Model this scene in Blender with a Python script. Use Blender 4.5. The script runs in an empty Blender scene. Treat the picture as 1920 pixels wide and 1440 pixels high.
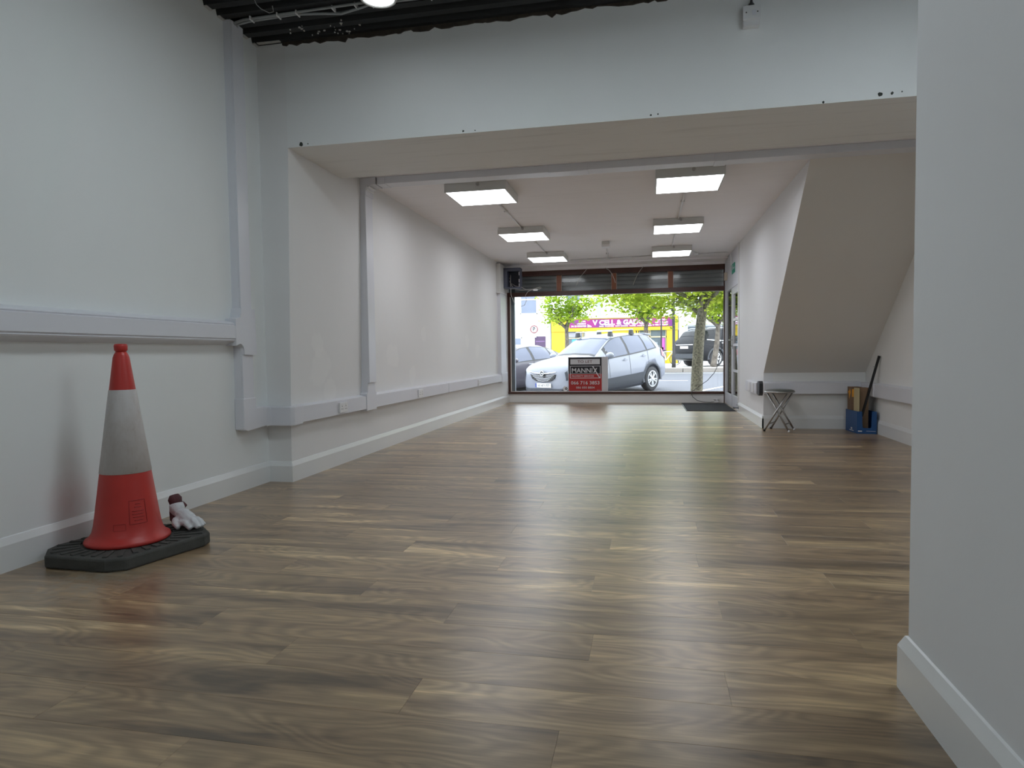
import bpy, bmesh, math, random
from mathutils import Matrix, Vector

random.seed(7)
scene = bpy.context.scene
COL = scene.collection
R = math.radians
PI = math.pi

# ------------------------------------------------------------------ camera
cam_data = bpy.data.cameras.new('camera')
cam_data.sensor_fit = 'HORIZONTAL'
cam_data.sensor_width = 36.0
cam_data.lens = 1234.343 * 36.0 / 1920.0
cam_data.clip_start = 0.05
cam_data.clip_end = 500
cam = bpy.data.objects.new('camera', cam_data)
COL.objects.link(cam)
_r = Vector((0.97954436, 0.20080892, -0.01298582))
_u = Vector((0.00345217, 0.04775373, 0.99885317))
_f = Vector((-0.20119875, 0.97846582, -0.04608367))
m = Matrix.Identity(4)
for i in range(3):
    m[i][0] = _r[i]; m[i][1] = _u[i]; m[i][2] = -_f[i]
m[2][3] = 0.95
cam.matrix_world = m
scene.camera = cam

# ------------------------------------------------------------------ light of the place: an even overcast sky
world = bpy.data.worlds.new('overcast_sky')
scene.world = world
world.use_nodes = True
bg = world.node_tree.nodes['Background']
bg.inputs[0].default_value = (0.86, 0.91, 1.0, 1)
SKY = 5.6
bg.inputs[1].default_value = SKY
PANEL = 8.8       # radiance of the ceiling light panels of the front room
REAR = 19.0       # radiance of the unseen rear room panels, one added to brighten the beam
LAMP = 5.0        # radiance of the small round lamp on the black ceiling
scene.view_settings.view_transform = 'Standard'
scene.view_settings.look = 'None'
scene.view_settings.gamma = 1.0
scene.view_settings.use_curve_mapping = False
scene.view_settings.exposure = 0.0

# ------------------------------------------------------------------ helpers
ORG = {}

class MB:
    """collects shapes; build() links them as one mesh object"""
    def __init__(s):
        s.v = []; s.f = []; s.m = []
    def add(s, vs, fs, mi=0):
        n = len(s.v)
        s.v += [tuple(v) for v in vs]
        s.f += [tuple(i + n for i in f) for f in fs]
        s.m += [mi] * len(fs)
        return s
    def box(s, x0, x1, y0, y1, z0, z1, mi=0):
        return s.add([(x0, y0, z0), (x1, y0, z0), (x1, y1, z0), (x0, y1, z0), (x0, y0, z1), (x1, y0, z1), (x1, y1, z1), (x0, y1, z1)],
                     [(0, 3, 2, 1), (4, 5, 6, 7), (0, 1, 5, 4), (1, 2, 6, 5), (2, 3, 7, 6), (3, 0, 4, 7)], mi)
    def hexa(s, p, mi=0):
        return s.add(p, [(0, 3, 2, 1), (4, 5, 6, 7), (0, 1, 5, 4), (1, 2, 6, 5), (2, 3, 7, 6), (3, 0, 4, 7)], mi)
    def prism(s, pts, axis, a0, a1, mi=0):
        n = len(pts)
        def q(p, a):
            return (a, p[0], p[1]) if axis == 'x' else (p[0], a, p[1]) if axis == 'y' else (p[0], p[1], a)
        vs = [q(p, a0) for p in pts] + [q(p, a1) for p in pts]
        fs = [tuple(range(n)), tuple(range(2 * n - 1, n - 1, -1))] + [(i, i + n, (i + 1) % n + n, (i + 1) % n) for i in range(n)]
        return s.add(vs, fs, mi)
    def tube(s, pts, r, n=8, mi=0, closed=False):
        P = [Vector(p) for p in pts]
        L = len(P)
        rr = r if isinstance(r, (list, tuple)) else [r] * L
        vs = []
        prev = None
        for i, p in enumerate(P):
            if closed:
                t = (P[(i + 1) % L] - P[i - 1])
            else:
                t = (P[min(i + 1, L - 1)] - P[max(i - 1, 0)])
            t.normalize()
            if prev is None:
                a = Vector((0, 0, 1)) if abs(t.z) < .9 else Vector((1, 0, 0))
                nn = t.cross(a).normalized()
            else:
                nn = (prev - t * prev.dot(t)).normalized()
            prev = nn
            b = t.cross(nn)
            for k in range(n):
                a = 2 * PI * k / n
                vs.append(p + (nn * math.cos(a) + b * math.sin(a)) * rr[i])
        fs = []
        for i in range(L if closed else L - 1):
            j = (i + 1) % L
            for k in range(n):
                fs.append((i * n + k, i * n + (k + 1) % n, j * n + (k + 1) % n, j * n + k))
        if not closed:
            fs.append(tuple(range(n - 1, -1, -1))); fs.append(tuple(range((L - 1) * n, L * n)))
        return s.add(vs, fs, mi)
    def lathe(s, prof, c=(0, 0, 0), n=32, mi=0, axis='z', closed=True):
        vs = []
        for r, h in prof:
            for k in range(n):
                a = 2 * PI * k / n
                x, y = r * math.cos(a), r * math.sin(a)
                if axis == 'z': vs.append((c[0] + x, c[1] + y, c[2] + h))
                elif axis == 'y': vs.append((c[0] + x, c[1] + h, c[2] + y))
                else: vs.append((c[0] + h, c[1] + x, c[2] + y))
        L = len(prof); fs = []
        for i in range(L - 1):
            for k in range(n):
                fs.append((i * n + k, i * n + (k + 1) % n, (i + 1) * n + (k + 1) % n, (i + 1) * n + k))
        if closed:
            fs.append(tuple(range(n - 1, -1, -1))); fs.append(tuple(range((L - 1) * n, L * n)))
        return s.add(vs, fs, mi)
    def grid(s, rows, mi=0, close_u=False):
        nu = len(rows); nv = len(rows[0])
        vs = [p for r in rows for p in r]
        fs = []
        for i in range(nu - 1):
            for j in range(nv if close_u else nv - 1):
                k = (j + 1) % nv
                fs.append((i * nv + j, i * nv + k, (i + 1) * nv + k, (i + 1) * nv + j))
        return s.add(vs, fs, mi)
    def build(s, name, mats, parent=None, smooth=False, bevel=0.0, seg=2, fix=True):
        if not isinstance(mats, (list, tuple)): mats = [mats]
        o = ORG.get(parent.name, (0, 0, 0)) if parent else (0, 0, 0)
        me = bpy.data.meshes.new(name)
        me.from_pydata([(v[0] - o[0], v[1] - o[1], v[2] - o[2]) for v in s.v], [], s.f)
        for mt in mats: me.materials.append(mt)
        for p, mi in zip(me.polygons, s.m):
            p.material_index = mi
            p.use_smooth = smooth
        if fix:
            bm = bmesh.new(); bm.from_mesh(me)
            bmesh.ops.recalc_face_normals(bm, faces=bm.faces)
            bm.to_mesh(me); bm.free()
        ob = bpy.data.objects.new(name, me)
        COL.objects.link(ob)
        if parent:
            ob.parent = parent
            ORG[ob.name] = o
        if bevel:
            b = ob.modifiers.new('bevel', 'BEVEL'); b.width = bevel; b.segments = seg
            b.limit_method = 'ANGLE'; b.angle_limit = R(35)
        return ob

def tag(o, label=None, cat=None, group=None, kind=None):
    if label: o['label'] = label
    if cat: o['category'] = cat
    if group: o['group'] = group
    if kind: o['kind'] = kind
    return o

def thing(name, label, cat, loc=(0, 0, 0), group=None, local=False, kind=None):
    e = bpy.data.objects.new(name, None)
    e.empty_display_size = .1
    COL.objects.link(e)
    e.location = loc
    ORG[e.name] = (0, 0, 0) if local else tuple(loc)
    return tag(e, label, cat, group, kind)

def part(name, mat, parent, fn, **k):
    b = MB(); fn(b)
    return b.build(name, mat, parent, **k)

def copy_tree(o, parent=None):
    c = o.copy(); COL.objects.link(c)
    if parent: c.parent = parent
    for ch in list(o.children): copy_tree(ch, c)
    return c

def text_geo(body, size, extrude=.002, bold=0.0, align='CENTER', sx=1.0):
    cu = bpy.data.curves.new('lettering', 'FONT')
    cu.body = body; cu.size = size; cu.extrude = extrude; cu.offset = bold
    cu.align_x = align; cu.align_y = 'CENTER'; cu.resolution_u = 2
    t = bpy.data.objects.new('lettering_tmp', cu); COL.objects.link(t)
    dg = bpy.context.evaluated_depsgraph_get(); dg.update()
    me = bpy.data.meshes.new_from_object(t.evaluated_get(dg))
    vs = [(v.co.x * sx, v.co.y, v.co.z) for v in me.vertices]; fs = [tuple(p.vertices) for p in me.polygons]
    bpy.data.objects.remove(t); bpy.data.curves.remove(cu); bpy.data.meshes.remove(me)
    return vs, fs

def text_front(b, body, size, x, y, z, extrude=.002, bold=0.0, align='CENTER', sx=1.0, mi=0):
    """lettering on a plane that faces -Y"""
    vs, fs = text_geo(body, size, extrude, bold, align, sx)
    return b.add([(x + v[0], y - v[2], z + v[1]) for v in vs], fs, mi)

# ------------------------------------------------------------------ materials
def newmat(name):
    mt = bpy.data.materials.new(name); mt.use_nodes = True
    nt = mt.node_tree
    return mt, nt, nt.nodes['Principled BSDF']

def N(nt, typ, **kw):
    n = nt.nodes.new(typ)
    for k, v in kw.items():
        if k.startswith('i_'): n.inputs[k[2:].replace('_', ' ')].default_value = v
        else: setattr(n, k, v)
    return n

def simple(name, col, rough=.5, metal=0.0, var=.06, scale=6.0, bump=0.0, bscale=60.0, spec=None, coat=0.0):
    """plain colour with a little procedural unevenness"""
    mt, nt, bs = newmat(name)
    tc = N(nt, 'ShaderNodeTexCoord')
    no = N(nt, 'ShaderNodeTexNoise', i_Scale=scale, i_Detail=4.0)
    nt.links.new(tc.outputs['Object'], no.inputs['Vector'])
    mx = N(nt, 'ShaderNodeMix', data_type='RGBA')
    c = Vector(col)
    mx.inputs[6].default_value = (*(c * (1 - var)), 1); mx.inputs[7].default_value = (*[min(1, x * (1 + var)) for x in col], 1)
    nt.links.new(no.outputs['Fac'], mx.inputs[0]); nt.links.new(mx.outputs[2], bs.inputs['Base Color'])
    bs.inputs['Roughness'].default_value = rough; bs.inputs['Metallic'].default_value = metal
    if spec is not None: bs.inputs['Specular IOR Level'].default_value = spec
    if coat: bs.inputs['Coat Weight'].default_value = coat; bs.inputs['Coat Roughness'].default_value = .05
    if bump:
        n2 = N(nt, 'ShaderNodeTexNoise', i_Scale=bscale, i_Detail=3.0)
        nt.links.new(tc.outputs['Object'], n2.inputs['Vector'])
        bp = N(nt, 'ShaderNodeBump', i_Strength=bump, i_Distance=.01)
        nt.links.new(n2.outputs['Fac'], bp.inputs['Height']); nt.links.new(bp.outputs['Normal'], bs.inputs['Normal'])
    return mt

def emit(name, col, strength):
    mt, nt, bs = newmat(name)
    bs.inputs['Base Color'].default_value = (.9, .9, .9, 1)
    bs.inputs['Emission Color'].default_value = (*col, 1)
    bs.inputs['Emission Strength'].default_value = strength
    return mt

def glass(name, tint=(.96, .98, .97), rough=0.0):
    mt = bpy.data.materials.new(name); mt.use_nodes = True
    nt = mt.node_tree; nt.nodes.clear()
    out = N(nt, 'ShaderNodeOutputMaterial'); mix = N(nt, 'ShaderNodeMixShader')
    fr = N(nt, 'ShaderNodeFresnel', i_IOR=1.45)
    tr = N(nt, 'ShaderNodeBsdfTransparent'); tr.inputs[0].default_value = (*tint, 1)
    gl = N(nt, 'ShaderNodeBsdfGlossy'); gl.inputs['Roughness'].default_value = rough
    nt.links.new(fr.outputs[0], mix.inputs[0]); nt.links.new(tr.outputs[0], mix.inputs[1]); nt.links.new(gl.outputs[0], mix.inputs[2])
    nt.links.new(mix.outputs[0], out.inputs[0])
    return mt

def plaster(name, col, patches=None, smear=None, bump=.05, brush=0.0):
    """painted plaster; patches = touch-up blotches, smear = (centre, radius, colour) of a scuff"""
    mt, nt, bs = newmat(name)
    geo = N(nt, 'ShaderNodeNewGeometry')
    n1 = N(nt, 'ShaderNodeTexNoise', i_Scale=.9, i_Detail=5.0, i_Roughness=.6)
    nt.links.new(geo.outputs['Position'], n1.inputs['Vector'])
    mx = N(nt, 'ShaderNodeMix', data_type='RGBA')
    c = Vector(col)
    mx.inputs[6].default_value = (*(c * .965), 1); mx.inputs[7].default_value = (*[min(1, x * 1.03) for x in col], 1)
    nt.links.new(n1.outputs['Fac'], mx.inputs[0])
    last = mx.outputs[2]
    if patches:
        for (ctr, rad) in patches:
            d = N(nt, 'ShaderNodeVectorMath', operation='DISTANCE'); d.inputs[1].default_value = ctr
            nt.links.new(geo.outputs['Position'], d.inputs[0])
            n2 = N(nt, 'ShaderNodeTexNoise', i_Scale=6.0, i_Detail=4.0)
            nt.links.new(geo.outputs['Position'], n2.inputs['Vector'])
            ma = N(nt, 'ShaderNodeMath', operation='MULTIPLY_ADD'); ma.inputs[1].default_value = rad * 1.6; ma.inputs[2].default_value = -rad * .8
            nt.links.new(n2.outputs['Fac'], ma.inputs[0])
            ad = N(nt, 'ShaderNodeMath', operation='ADD')
            nt.links.new(d.outputs['Value'], ad.inputs[0]); nt.links.new(ma.outputs[0], ad.inputs[1])
            lt = N(nt, 'ShaderNodeMapRange'); lt.inputs['From Min'].default_value = rad * 1.08; lt.inputs['From Max'].default_value = rad * .92
            nt.links.new(ad.outputs[0], lt.inputs['Value'])
            fa = N(nt, 'ShaderNodeMath', operation='MULTIPLY'); fa.inputs[1].default_value = .38
            nt.links.new(lt.outputs[0], fa.inputs[0])
            m2 = N(nt, 'ShaderNodeMix', data_type='RGBA'); m2.inputs[7].default_value = (.90, .90, .89, 1)
            nt.links.new(fa.outputs[0], m2.inputs[0]); nt.links.new(last, m2.inputs[6]); last = m2.outputs[2]
    if smear:
        ctr, rad, sc = smear
        d = N(nt, 'ShaderNodeVectorMath', operation='DISTANCE'); d.inputs[1].default_value = ctr
        nt.links.new(geo.outputs['Position'], d.inputs[0])
        n2 = N(nt, 'ShaderNodeTexNoise', i_Scale=16.0, i_Detail=4.0)
        nt.links.new(geo.outputs['Position'], n2.inputs['Vector'])
        lt = N(nt, 'ShaderNodeMapRange'); lt.inputs['From Min'].default_value = rad; lt.inputs['From Max'].default_value = 0.0
        nt.links.new(d.outputs['Value'], lt.inputs['Value'])
        fa = N(nt, 'ShaderNodeMath', operation='MULTIPLY'); nt.links.new(lt.outputs[0], fa.inputs[0]); nt.links.new(n2.outputs['Fac'], fa.inputs[1])
        f2 = N(nt, 'ShaderNodeMath', operation='MULTIPLY'); f2.inputs[1].default_value = .5; nt.links.new(fa.outputs[0], f2.inputs[0])
        m2 = N(nt, 'ShaderNodeMix', data_type='RGBA'); m2.inputs[7].default_value = (*sc, 1)
        nt.links.new(f2.outputs[0], m2.inputs[0]); nt.links.new(last, m2.inputs[6]); last = m2.outputs[2]
    if brush:
        mp = N(nt, 'ShaderNodeMapping'); mp.inputs['Scale'].default_value = (.7, 9, 9)
        nt.links.new(geo.outputs['Position'], mp.inputs['Vector'])
        n3 = N(nt, 'ShaderNodeTexNoise', i_Scale=1.6, i_Detail=5.0, i_Roughness=.65); nt.links.new(mp.outputs[0], n3.inputs['Vector'])
        r3 = N(nt, 'ShaderNodeMapRange'); r3.inputs['From Min'].default_value = .52; r3.inputs['From Max'].default_value = .75
        r3.inputs['To Max'].default_value = brush
        nt.links.new(n3.outputs['Fac'], r3.inputs['Value'])
        m3 = N(nt, 'ShaderNodeMix', data_type='RGBA'); m3.inputs[7].default_value = (.45, .44, .42, 1)
        nt.links.new(r3.outputs[0], m3.inputs[0]); nt.links.new(last, m3.inputs[6]); last = m3.outputs[2]
    nt.links.new(last, bs.inputs['Base Color'])
    bs.inputs['Roughness'].default_value = .62
    bs.inputs['Specular IOR Level'].default_value = .3
    n4 = N(nt, 'ShaderNodeTexNoise', i_Scale=14.0, i_Detail=5.0); nt.links.new(geo.outputs['Position'], n4.inputs['Vector'])
    bp = N(nt, 'ShaderNodeBump', i_Strength=bump, i_Distance=.02)
    nt.links.new(n4.outputs['Fac'], bp.inputs['Height']); nt.links.new(bp.outputs['Normal'], bs.inputs['Normal'])
    return mt

def laminate():
    mt, nt, bs = newmat('oak_laminate')
    L = nt.links.new
    geo = N(nt, 'ShaderNodeNewGeometry'); oi = N(nt, 'ShaderNodeObjectInfo')
    cb = N(nt, 'ShaderNodeCombineXYZ')
    for k, mul in enumerate((37.0, 91.0, 13.0)):
        q = N(nt, 'ShaderNodeMath', operation='MULTIPLY'); q.inputs[1].default_value = mul
        L(oi.outputs['Random'], q.inputs[0]); L(q.outputs[0], cb.inputs[k])
    off = N(nt, 'ShaderNodeVectorMath', operation='ADD'); L(geo.outputs['Position'], off.inputs[0]); L(cb.outputs[0], off.inputs[1])
    def stretched(sx, sy):
        mp = N(nt, 'ShaderNodeMapping'); mp.inputs['Scale'].default_value = (sx, sy, 1); L(off.outputs[0], mp.inputs['Vector']); return mp.outputs[0]
    # broad tone streaks along the board
    n1 = N(nt, 'ShaderNodeTexNoise', i_Scale=1.0, i_Detail=6.0, i_Roughness=.58, i_Distortion=.6); L(stretched(.75, 6.5), n1.inputs['Vector'])
    rp = N(nt, 'ShaderNodeValToRGB')
    e = rp.color_ramp.elements
    e[0].position = .35; e[0].color = (.150, .102, .058, 1)
    e[1].position = .66; e[1].color = (.70, .51, .285, 1)
    for p, c in ((.42, (.265, .175, .098, 1)), (.54, (.37, .255, .142, 1)), (.62, (.48, .335, .18, 1))):
        q = e.new(p); q.color = c
    L(n1.outputs['Fac'], rp.inputs[0])
    # cathedral figure: contour lines of a slow noise
    n2 = N(nt, 'ShaderNodeTexNoise', i_Scale=1.0, i_Detail=1.5, i_Distortion=.3); L(stretched(1.5, 5.5), n2.inputs['Vector'])
    sm = N(nt, 'ShaderNodeMath', operation='MULTIPLY'); sm.inputs[1].default_value = 95.0; L(n2.outputs['Fac'], sm.inputs[0])
    sn = N(nt, 'ShaderNodeMath', operation='SINE'); L(sm.outputs[0], sn.inputs[0])
    cr = N(nt, 'ShaderNodeMapRange'); cr.inputs['From Min'].default_value = -1; cr.inputs['To Min'].default_value = .78; cr.inputs['To Max'].default_value = 1.10
    L(sn.outputs[0], cr.inputs['Value'])
    # fine grain
    n3 = N(nt, 'ShaderNodeTexNoise', i_Scale=1.0, i_Detail=5.0, i_Roughness=.7); L(stretched(5.0, 120.0), n3.inputs['Vector'])
    gr = N(nt, 'ShaderNodeMapRange'); gr.inputs['From Min'].default_value = .25; gr.inputs['From Max'].default_value = .75
    gr.inputs['To Min'].default_value = .68; gr.inputs['To Max'].default_value = 1.26; L(n3.outputs['Fac'], gr.inputs['Value'])
    # knots / dark flecks
    n5 = N(nt, 'ShaderNodeTexNoise', i_Scale=1.0, i_Detail=2.0); L(stretched(3.2, 16.0), n5.inputs['Vector'])
    kn = N(nt, 'ShaderNodeMapRange'); kn.inputs['From Min'].default_value = .66; kn.inputs['From Max'].default_value = .78
    kn.inputs['To Min'].default_value = 1.0; kn.inputs['To Max'].default_value = .5; L(n5.outputs['Fac'], kn.inputs['Value'])
    # every board a little lighter or darker
    bt = N(nt, 'ShaderNodeMapRange'); bt.inputs['To Min'].default_value = .84; bt.inputs['To Max'].default_value = 1.12; L(oi.outputs['Random'], bt.inputs['Value'])
    prod = cr.outputs[0]
    for o in (gr.outputs[0], kn.outputs[0], bt.outputs[0]):
        q = N(nt, 'ShaderNodeMath', operation='MULTIPLY'); L(prod, q.inputs[0]); L(o, q.inputs[1]); prod = q.outputs[0]
    mul = N(nt, 'ShaderNodeVectorMath', operation='SCALE'); L(rp.outputs[0], mul.inputs[0]); L(prod, mul.inputs['Scale'])
    # dusty grit beside the cone
    d = N(nt, 'ShaderNodeVectorMath', operation='DISTANCE'); d.inputs[1].default_value = (-2.33, 2.38, 0); L(geo.outputs['Position'], d.inputs[0])
    lt = N(nt, 'ShaderNodeMapRange'); lt.inputs['From Min'].default_value = .36; lt.inputs['From Max'].default_value = .08; L(d.outputs['Value'], lt.inputs['Value'])
    n6 = N(nt, 'ShaderNodeTexNoise', i_Scale=22.0, i_Detail=6.0, i_Roughness=.75); L(geo.outputs['Position'], n6.inputs['Vector'])
    r6 = N(nt, 'ShaderNodeMapRange'); r6.inputs['From Min'].default_value = .42; r6.inputs['From Max'].default_value = .62; L(n6.outputs['Fac'], r6.inputs['Value'])
    f6 = N(nt, 'ShaderNodeMath', operation='MULTIPLY'); L(lt.outputs[0], f6.inputs[0]); L(r6.outputs[0], f6.inputs[1])
    mx = N(nt, 'ShaderNodeMix', data_type='RGBA'); mx.inputs[7].default_value = (.34, .30, .24, 1)
    L(f6.outputs[0], mx.inputs[0]); L(mul.outputs[0], mx.inputs[6]); L(mx.outputs[2], bs.inputs['Base Color'])
    rr = N(nt, 'ShaderNodeMapRange'); rr.inputs['To Min'].default_value = .26; rr.inputs['To Max'].default_value = .38; L(n3.outputs['Fac'], rr.inputs['Value'])
    L(rr.outputs[0], bs.inputs['Roughness'])
    bs.inputs['Specular IOR Level'].default_value = .8
    bs.inputs['Coat Weight'].default_value = .35; bs.inputs['Coat Roughness'].default_value = .30
    bp = N(nt, 'ShaderNodeBump', i_Strength=.12, i_Distance=.002); L(n3.outputs['Fac'], bp.inputs['Height']); L(bp.outputs['Normal'], bs.inputs['Normal'])
    return mt

def leafmat(name, c1, c2):
    mt = bpy.data.materials.new(name); mt.use_nodes = True
    nt = mt.node_tree; nt.nodes.clear()
    out = N(nt, 'ShaderNodeOutputMaterial'); mix = N(nt, 'ShaderNodeMixShader'); mix.inputs[0].default_value = .55
    geo = N(nt, 'ShaderNodeNewGeometry'); no = N(nt, 'ShaderNodeTexNoise', i_Scale=2.2, i_Detail=3.0)
    nt.links.new(geo.outputs['Position'], no.inputs['Vector'])
    cm = N(nt, 'ShaderNodeMix', data_type='RGBA'); cm.inputs[6].default_value = (*c1, 1); cm.inputs[7].default_value = (*c2, 1)
    mr = N(nt, 'ShaderNodeMapRange'); mr.inputs['From Min'].default_value = .35; mr.inputs['From Max'].default_value = .65
    nt.links.new(no.outputs['Fac'], mr.inputs['Value']); nt.links.new(mr.outputs[0], cm.inputs[0])
    df = N(nt, 'ShaderNodeBsdfDiffuse'); tl = N(nt, 'ShaderNodeBsdfTranslucent')
    nt.links.new(cm.outputs[2], df.inputs[0]); nt.links.new(cm.outputs[2], tl.inputs[0])
    nt.links.new(df.outputs[0], mix.inputs[1]); nt.links.new(tl.outputs[0], mix.inputs[2]); nt.links.new(mix.outputs[0], out.inputs[0])
    return mt

def bark(name, c1, c2, scale=9.0):
    mt, nt, bs = newmat(name)
    geo = N(nt, 'ShaderNodeNewGeometry'); no = N(nt, 'ShaderNodeTexNoise', i_Scale=scale, i_Detail=6.0, i_Roughness=.7)
    nt.links.new(geo.outputs['Position'], no.inputs['Vector'])
    mr = N(nt, 'ShaderNodeMapRange'); mr.inputs['From Min'].default_value = .38; mr.inputs['From Max'].default_value = .62
    nt.links.new(no.outputs['Fac'], mr.inputs['Value'])
    cm = N(nt, 'ShaderNodeMix', data_type='RGBA'); cm.inputs[6].default_value = (*c1, 1); cm.inputs[7].default_value = (*c2, 1)
    nt.links.new(mr.outputs[0], cm.inputs[0]); nt.links.new(cm.outputs[2], bs.inputs['Base Color']); bs.inputs['Roughness'].default_value = .9
    bp = N(nt, 'ShaderNodeBump', i_Strength=.5, i_Distance=.02); nt.links.new(no.outputs['Fac'], bp.inputs['Height']); nt.links.new(bp.outputs['Normal'], bs.inputs['Normal'])
    return mt

M = {}
M['floor'] = laminate()
M['wall_l'] = plaster('paint_left', (.83, .85, .85), smear=((-2.836, 2.75, .24), .16, (.62, .30, .28)))
M['wall_lf'] = plaster('paint_left_front', (.83, .83, .83), patches=[((-2.63, 5.0, .85), .17), ((-2.63, 5.15, .68), .12), ((-2.62, 4.95, 1.05), .10), ((-2.64, 6.6, .95), .14), ((-2.64, 7.6, 1.2), .09), ((-2.65, 9.6, 1.15), .11), ((-2.65, 10.2, 1.0), .12), ((-2.64, 7.2, .72), .10)])
M['wall'] = plaster('paint_white', (.84, .84, .83))
M['wall_r'] = plaster('paint_right', (.82, .83, .85))
M['beam'] = plaster('paint_beam', (.85, .86, .86))
M['beam_soffit'] = plaster('paint_beam_underside', (.85, .85, .84), brush=.25)
M['soffit'] = plaster('paint_stair_soffit', (.80, .77, .73))
M['ceil'] = plaster('paint_ceiling', (.92, .90, .92), brush=.10)
M['skirt'] = simple('gloss_skirting', (.80, .81, .81), .28, var=.03, scale=2)
M['upvc'] = simple('white_trunking_plastic', (.74, .75, .80), .33, var=.02, scale=3)
M['upvc2'] = simple('white_socket_plastic', (.80, .80, .81), .28, var=.02, scale=8)
M['deck'] = simple('black_painted_deck', (.012, .013, .014), .55, var=.3, scale=9, bump=.15, bscale=30)
M['ragged'] = simple('torn_plaster_edge', (.05, .04, .032), .9, var=.6, scale=30, bump=.5)
M['filler'] = simple('pale_filler', (.55, .54, .52), .8, var=.2, scale=20)
M['hole'] = simple('dark_plug_hole', (.05, .055, .05), .8, var=.4, scale=40)
M['wood'] = simple('dark_mahogany', (.075, .030, .022), .38, var=.35, scale=5, bump=.05)
M['wood2'] = simple('bare_mahogany', (.24, .085, .04), .45, var=.25, scale=7)
M['shutter'] = simple('grey_shutter_slats', (.50, .50, .50), .5, var=.12, scale=4)
M['alu'] = simple('grey_aluminium', (.20, .22, .25), .4, metal=.3, var=.08)
M['glass'] = glass('window_glass')
M['glass2'] = glass('transom_glass', (.80, .82, .82), .12)
M['gasket'] = simple('pale_glazing_bead', (.72, .66, .62), .6)
M['black'] = simple('black_plastic', (.015, .015, .017), .45, var=.2)
M['slate'] = simple('blue_grey_metal_case', (.085, .095, .14), .45, var=.12)
M['slate2'] = simple('dark_case_interior', (.025, .027, .04), .6, var=.2)
M['cable'] = simple('white_cable', (.50, .47, .44), .5, var=.03)
M['cable_g'] = simple('grey_cable', (.34, .36, .37), .5, var=.06)
M['cable_d'] = simple('dark_cable', (.10, .10, .11), .5, var=.06)
M['led'] = emit('led_diffuser', (.93, .95, 1.0), PANEL)
M['ledbody'] = simple('white_enamel_housing', (.66, .66, .64), .4, var=.02)
M['led_rear'] = emit('led_diffuser_rear', (.85, .965, 1.02), REAR)
M['lamp'] = emit('lamp_diffuser', (.90, .97, 1.0), LAMP)
M['chrome'] = simple('chrome', (.75, .76, .78), .12, metal=1.0, var=.03)
M['steel'] = simple('brushed_steel', (.45, .45, .45), .30, metal=1.0, var=.08)
M['red'] = simple('red_cone_plastic', (.50, .035, .028), .42, var=.14, scale=9, bump=.03)
M['reddeep'] = simple('red_cone_moulding', (.36, .022, .02), .5, var=.14, scale=9)
M['rubber'] = simple('grey_rubber', (.060, .060, .055), .8, var=.5, scale=10, bump=.3, bscale=40)
M['glove_w'] = simple('white_glove_fabric', (.62, .63, .65), .8, var=.2, scale=30, bump=.3)
M['glove_d'] = simple('maroon_glove_back', (.10, .035, .04), .8, var=.4, scale=30, bump=.3)
M['mat'] = simple('charcoal_mat_pile', (.035, .037, .045), .95, var=.5, scale=90, bump=.8, bscale=260)
M['blue'] = simple('blue_printed_card', (.012, .075, .23), .45, var=.10, scale=6)
M['card'] = simple('brown_cardboard', (.26, .165, .10), .8, var=.12, scale=9)
M['card_in'] = simple('brown_cardboard_inside', (.20, .125, .08), .85, var=.12, scale=9)
M['cream'] = simple('cream_card', (.55, .46, .27), .7, var=.05)
M['orange'] = simple('orange_print', (.85, .36, .03), .6, var=.25, scale=40)
M['white'] = simple('white_print', (.82, .82, .83), .5, var=.02)
M['beige'] = simple('beige_plastic', (.62, .54, .44), .4, var=.04)
M['green'] = simple('green_exit_sign', (.02, .30, .20), .4, var=.05)

def band():
    mt, nt, bs = newmat('white_reflective_sleeve')
    tc = N(nt, 'ShaderNodeTexCoord')
    mp = N(nt, 'ShaderNodeMapping'); mp.inputs['Scale'].default_value = (1, 1, .55); nt.links.new(tc.outputs['Object'], mp.inputs[0])
    no = N(nt, 'ShaderNodeTexNoise', i_Scale=13.0, i_Detail=7.0, i_Roughness=.7); nt.links.new(mp.outputs[0], no.inputs['Vector'])
    rp = N(nt, 'ShaderNodeValToRGB'); e = rp.color_ramp.elements
    e[0].position = .30; e[0].color = (.34, .28, .25, 1); e[1].position = .56; e[1].color = (.53, .50, .49, 1)
    q = e.new(.40); q.color = (.48, .44, .42, 1)
    nt.links.new(no.outputs['Fac'], rp.inputs[0]); nt.links.new(rp.outputs[0], bs.inputs['Base Color'])
    bs.inputs['Roughness'].default_value = .38
    return mt
M['band'] = band()

# ================================================================== THE ROOM
def structure(name, mat, fn, **k):
    return tag(part(name, mat, None, fn, **k), kind='structure')

YW = 12.56
# floor: a base with every laminate board on it
floor = structure('floor', M['floor'], lambda b: b.box(-2.95, 2.65, -3.0, 12.56, -.10, -.0085))
full = MB()
LEN, WID, TH, ch = 1.38, .195, .0085, .0006
def board_mesh():
    x0, x1, y0, y1 = .0001, LEN - .0001, .0001, WID - .0001
    vs = [(x0, y0, -TH), (x1, y0, -TH), (x1, y1, -TH), (x0, y1, -TH), (x0, y0, -ch), (x1, y0, -ch), (x1, y1, -ch), (x0, y1, -ch),
          (x0 + ch, y0 + ch, 0), (x1 - ch, y0 + ch, 0), (x1 - ch, y1 - ch, 0), (x0 + ch, y1 - ch, 0)]
    fs = [(0, 3, 2, 1), (8, 9, 10, 11)]
    for k in range(4):
        j = (k + 1) % 4
        fs += [(k, j, 4 + j, 4 + k), (4 + k, 4 + j, 8 + j, 8 + k)]
    me = bpy.data.meshes.new('plank'); me.from_pydata(vs, [], fs); me.materials.append(M['floor']); return me
BOARD = board_mesh()
nb = 0
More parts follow.
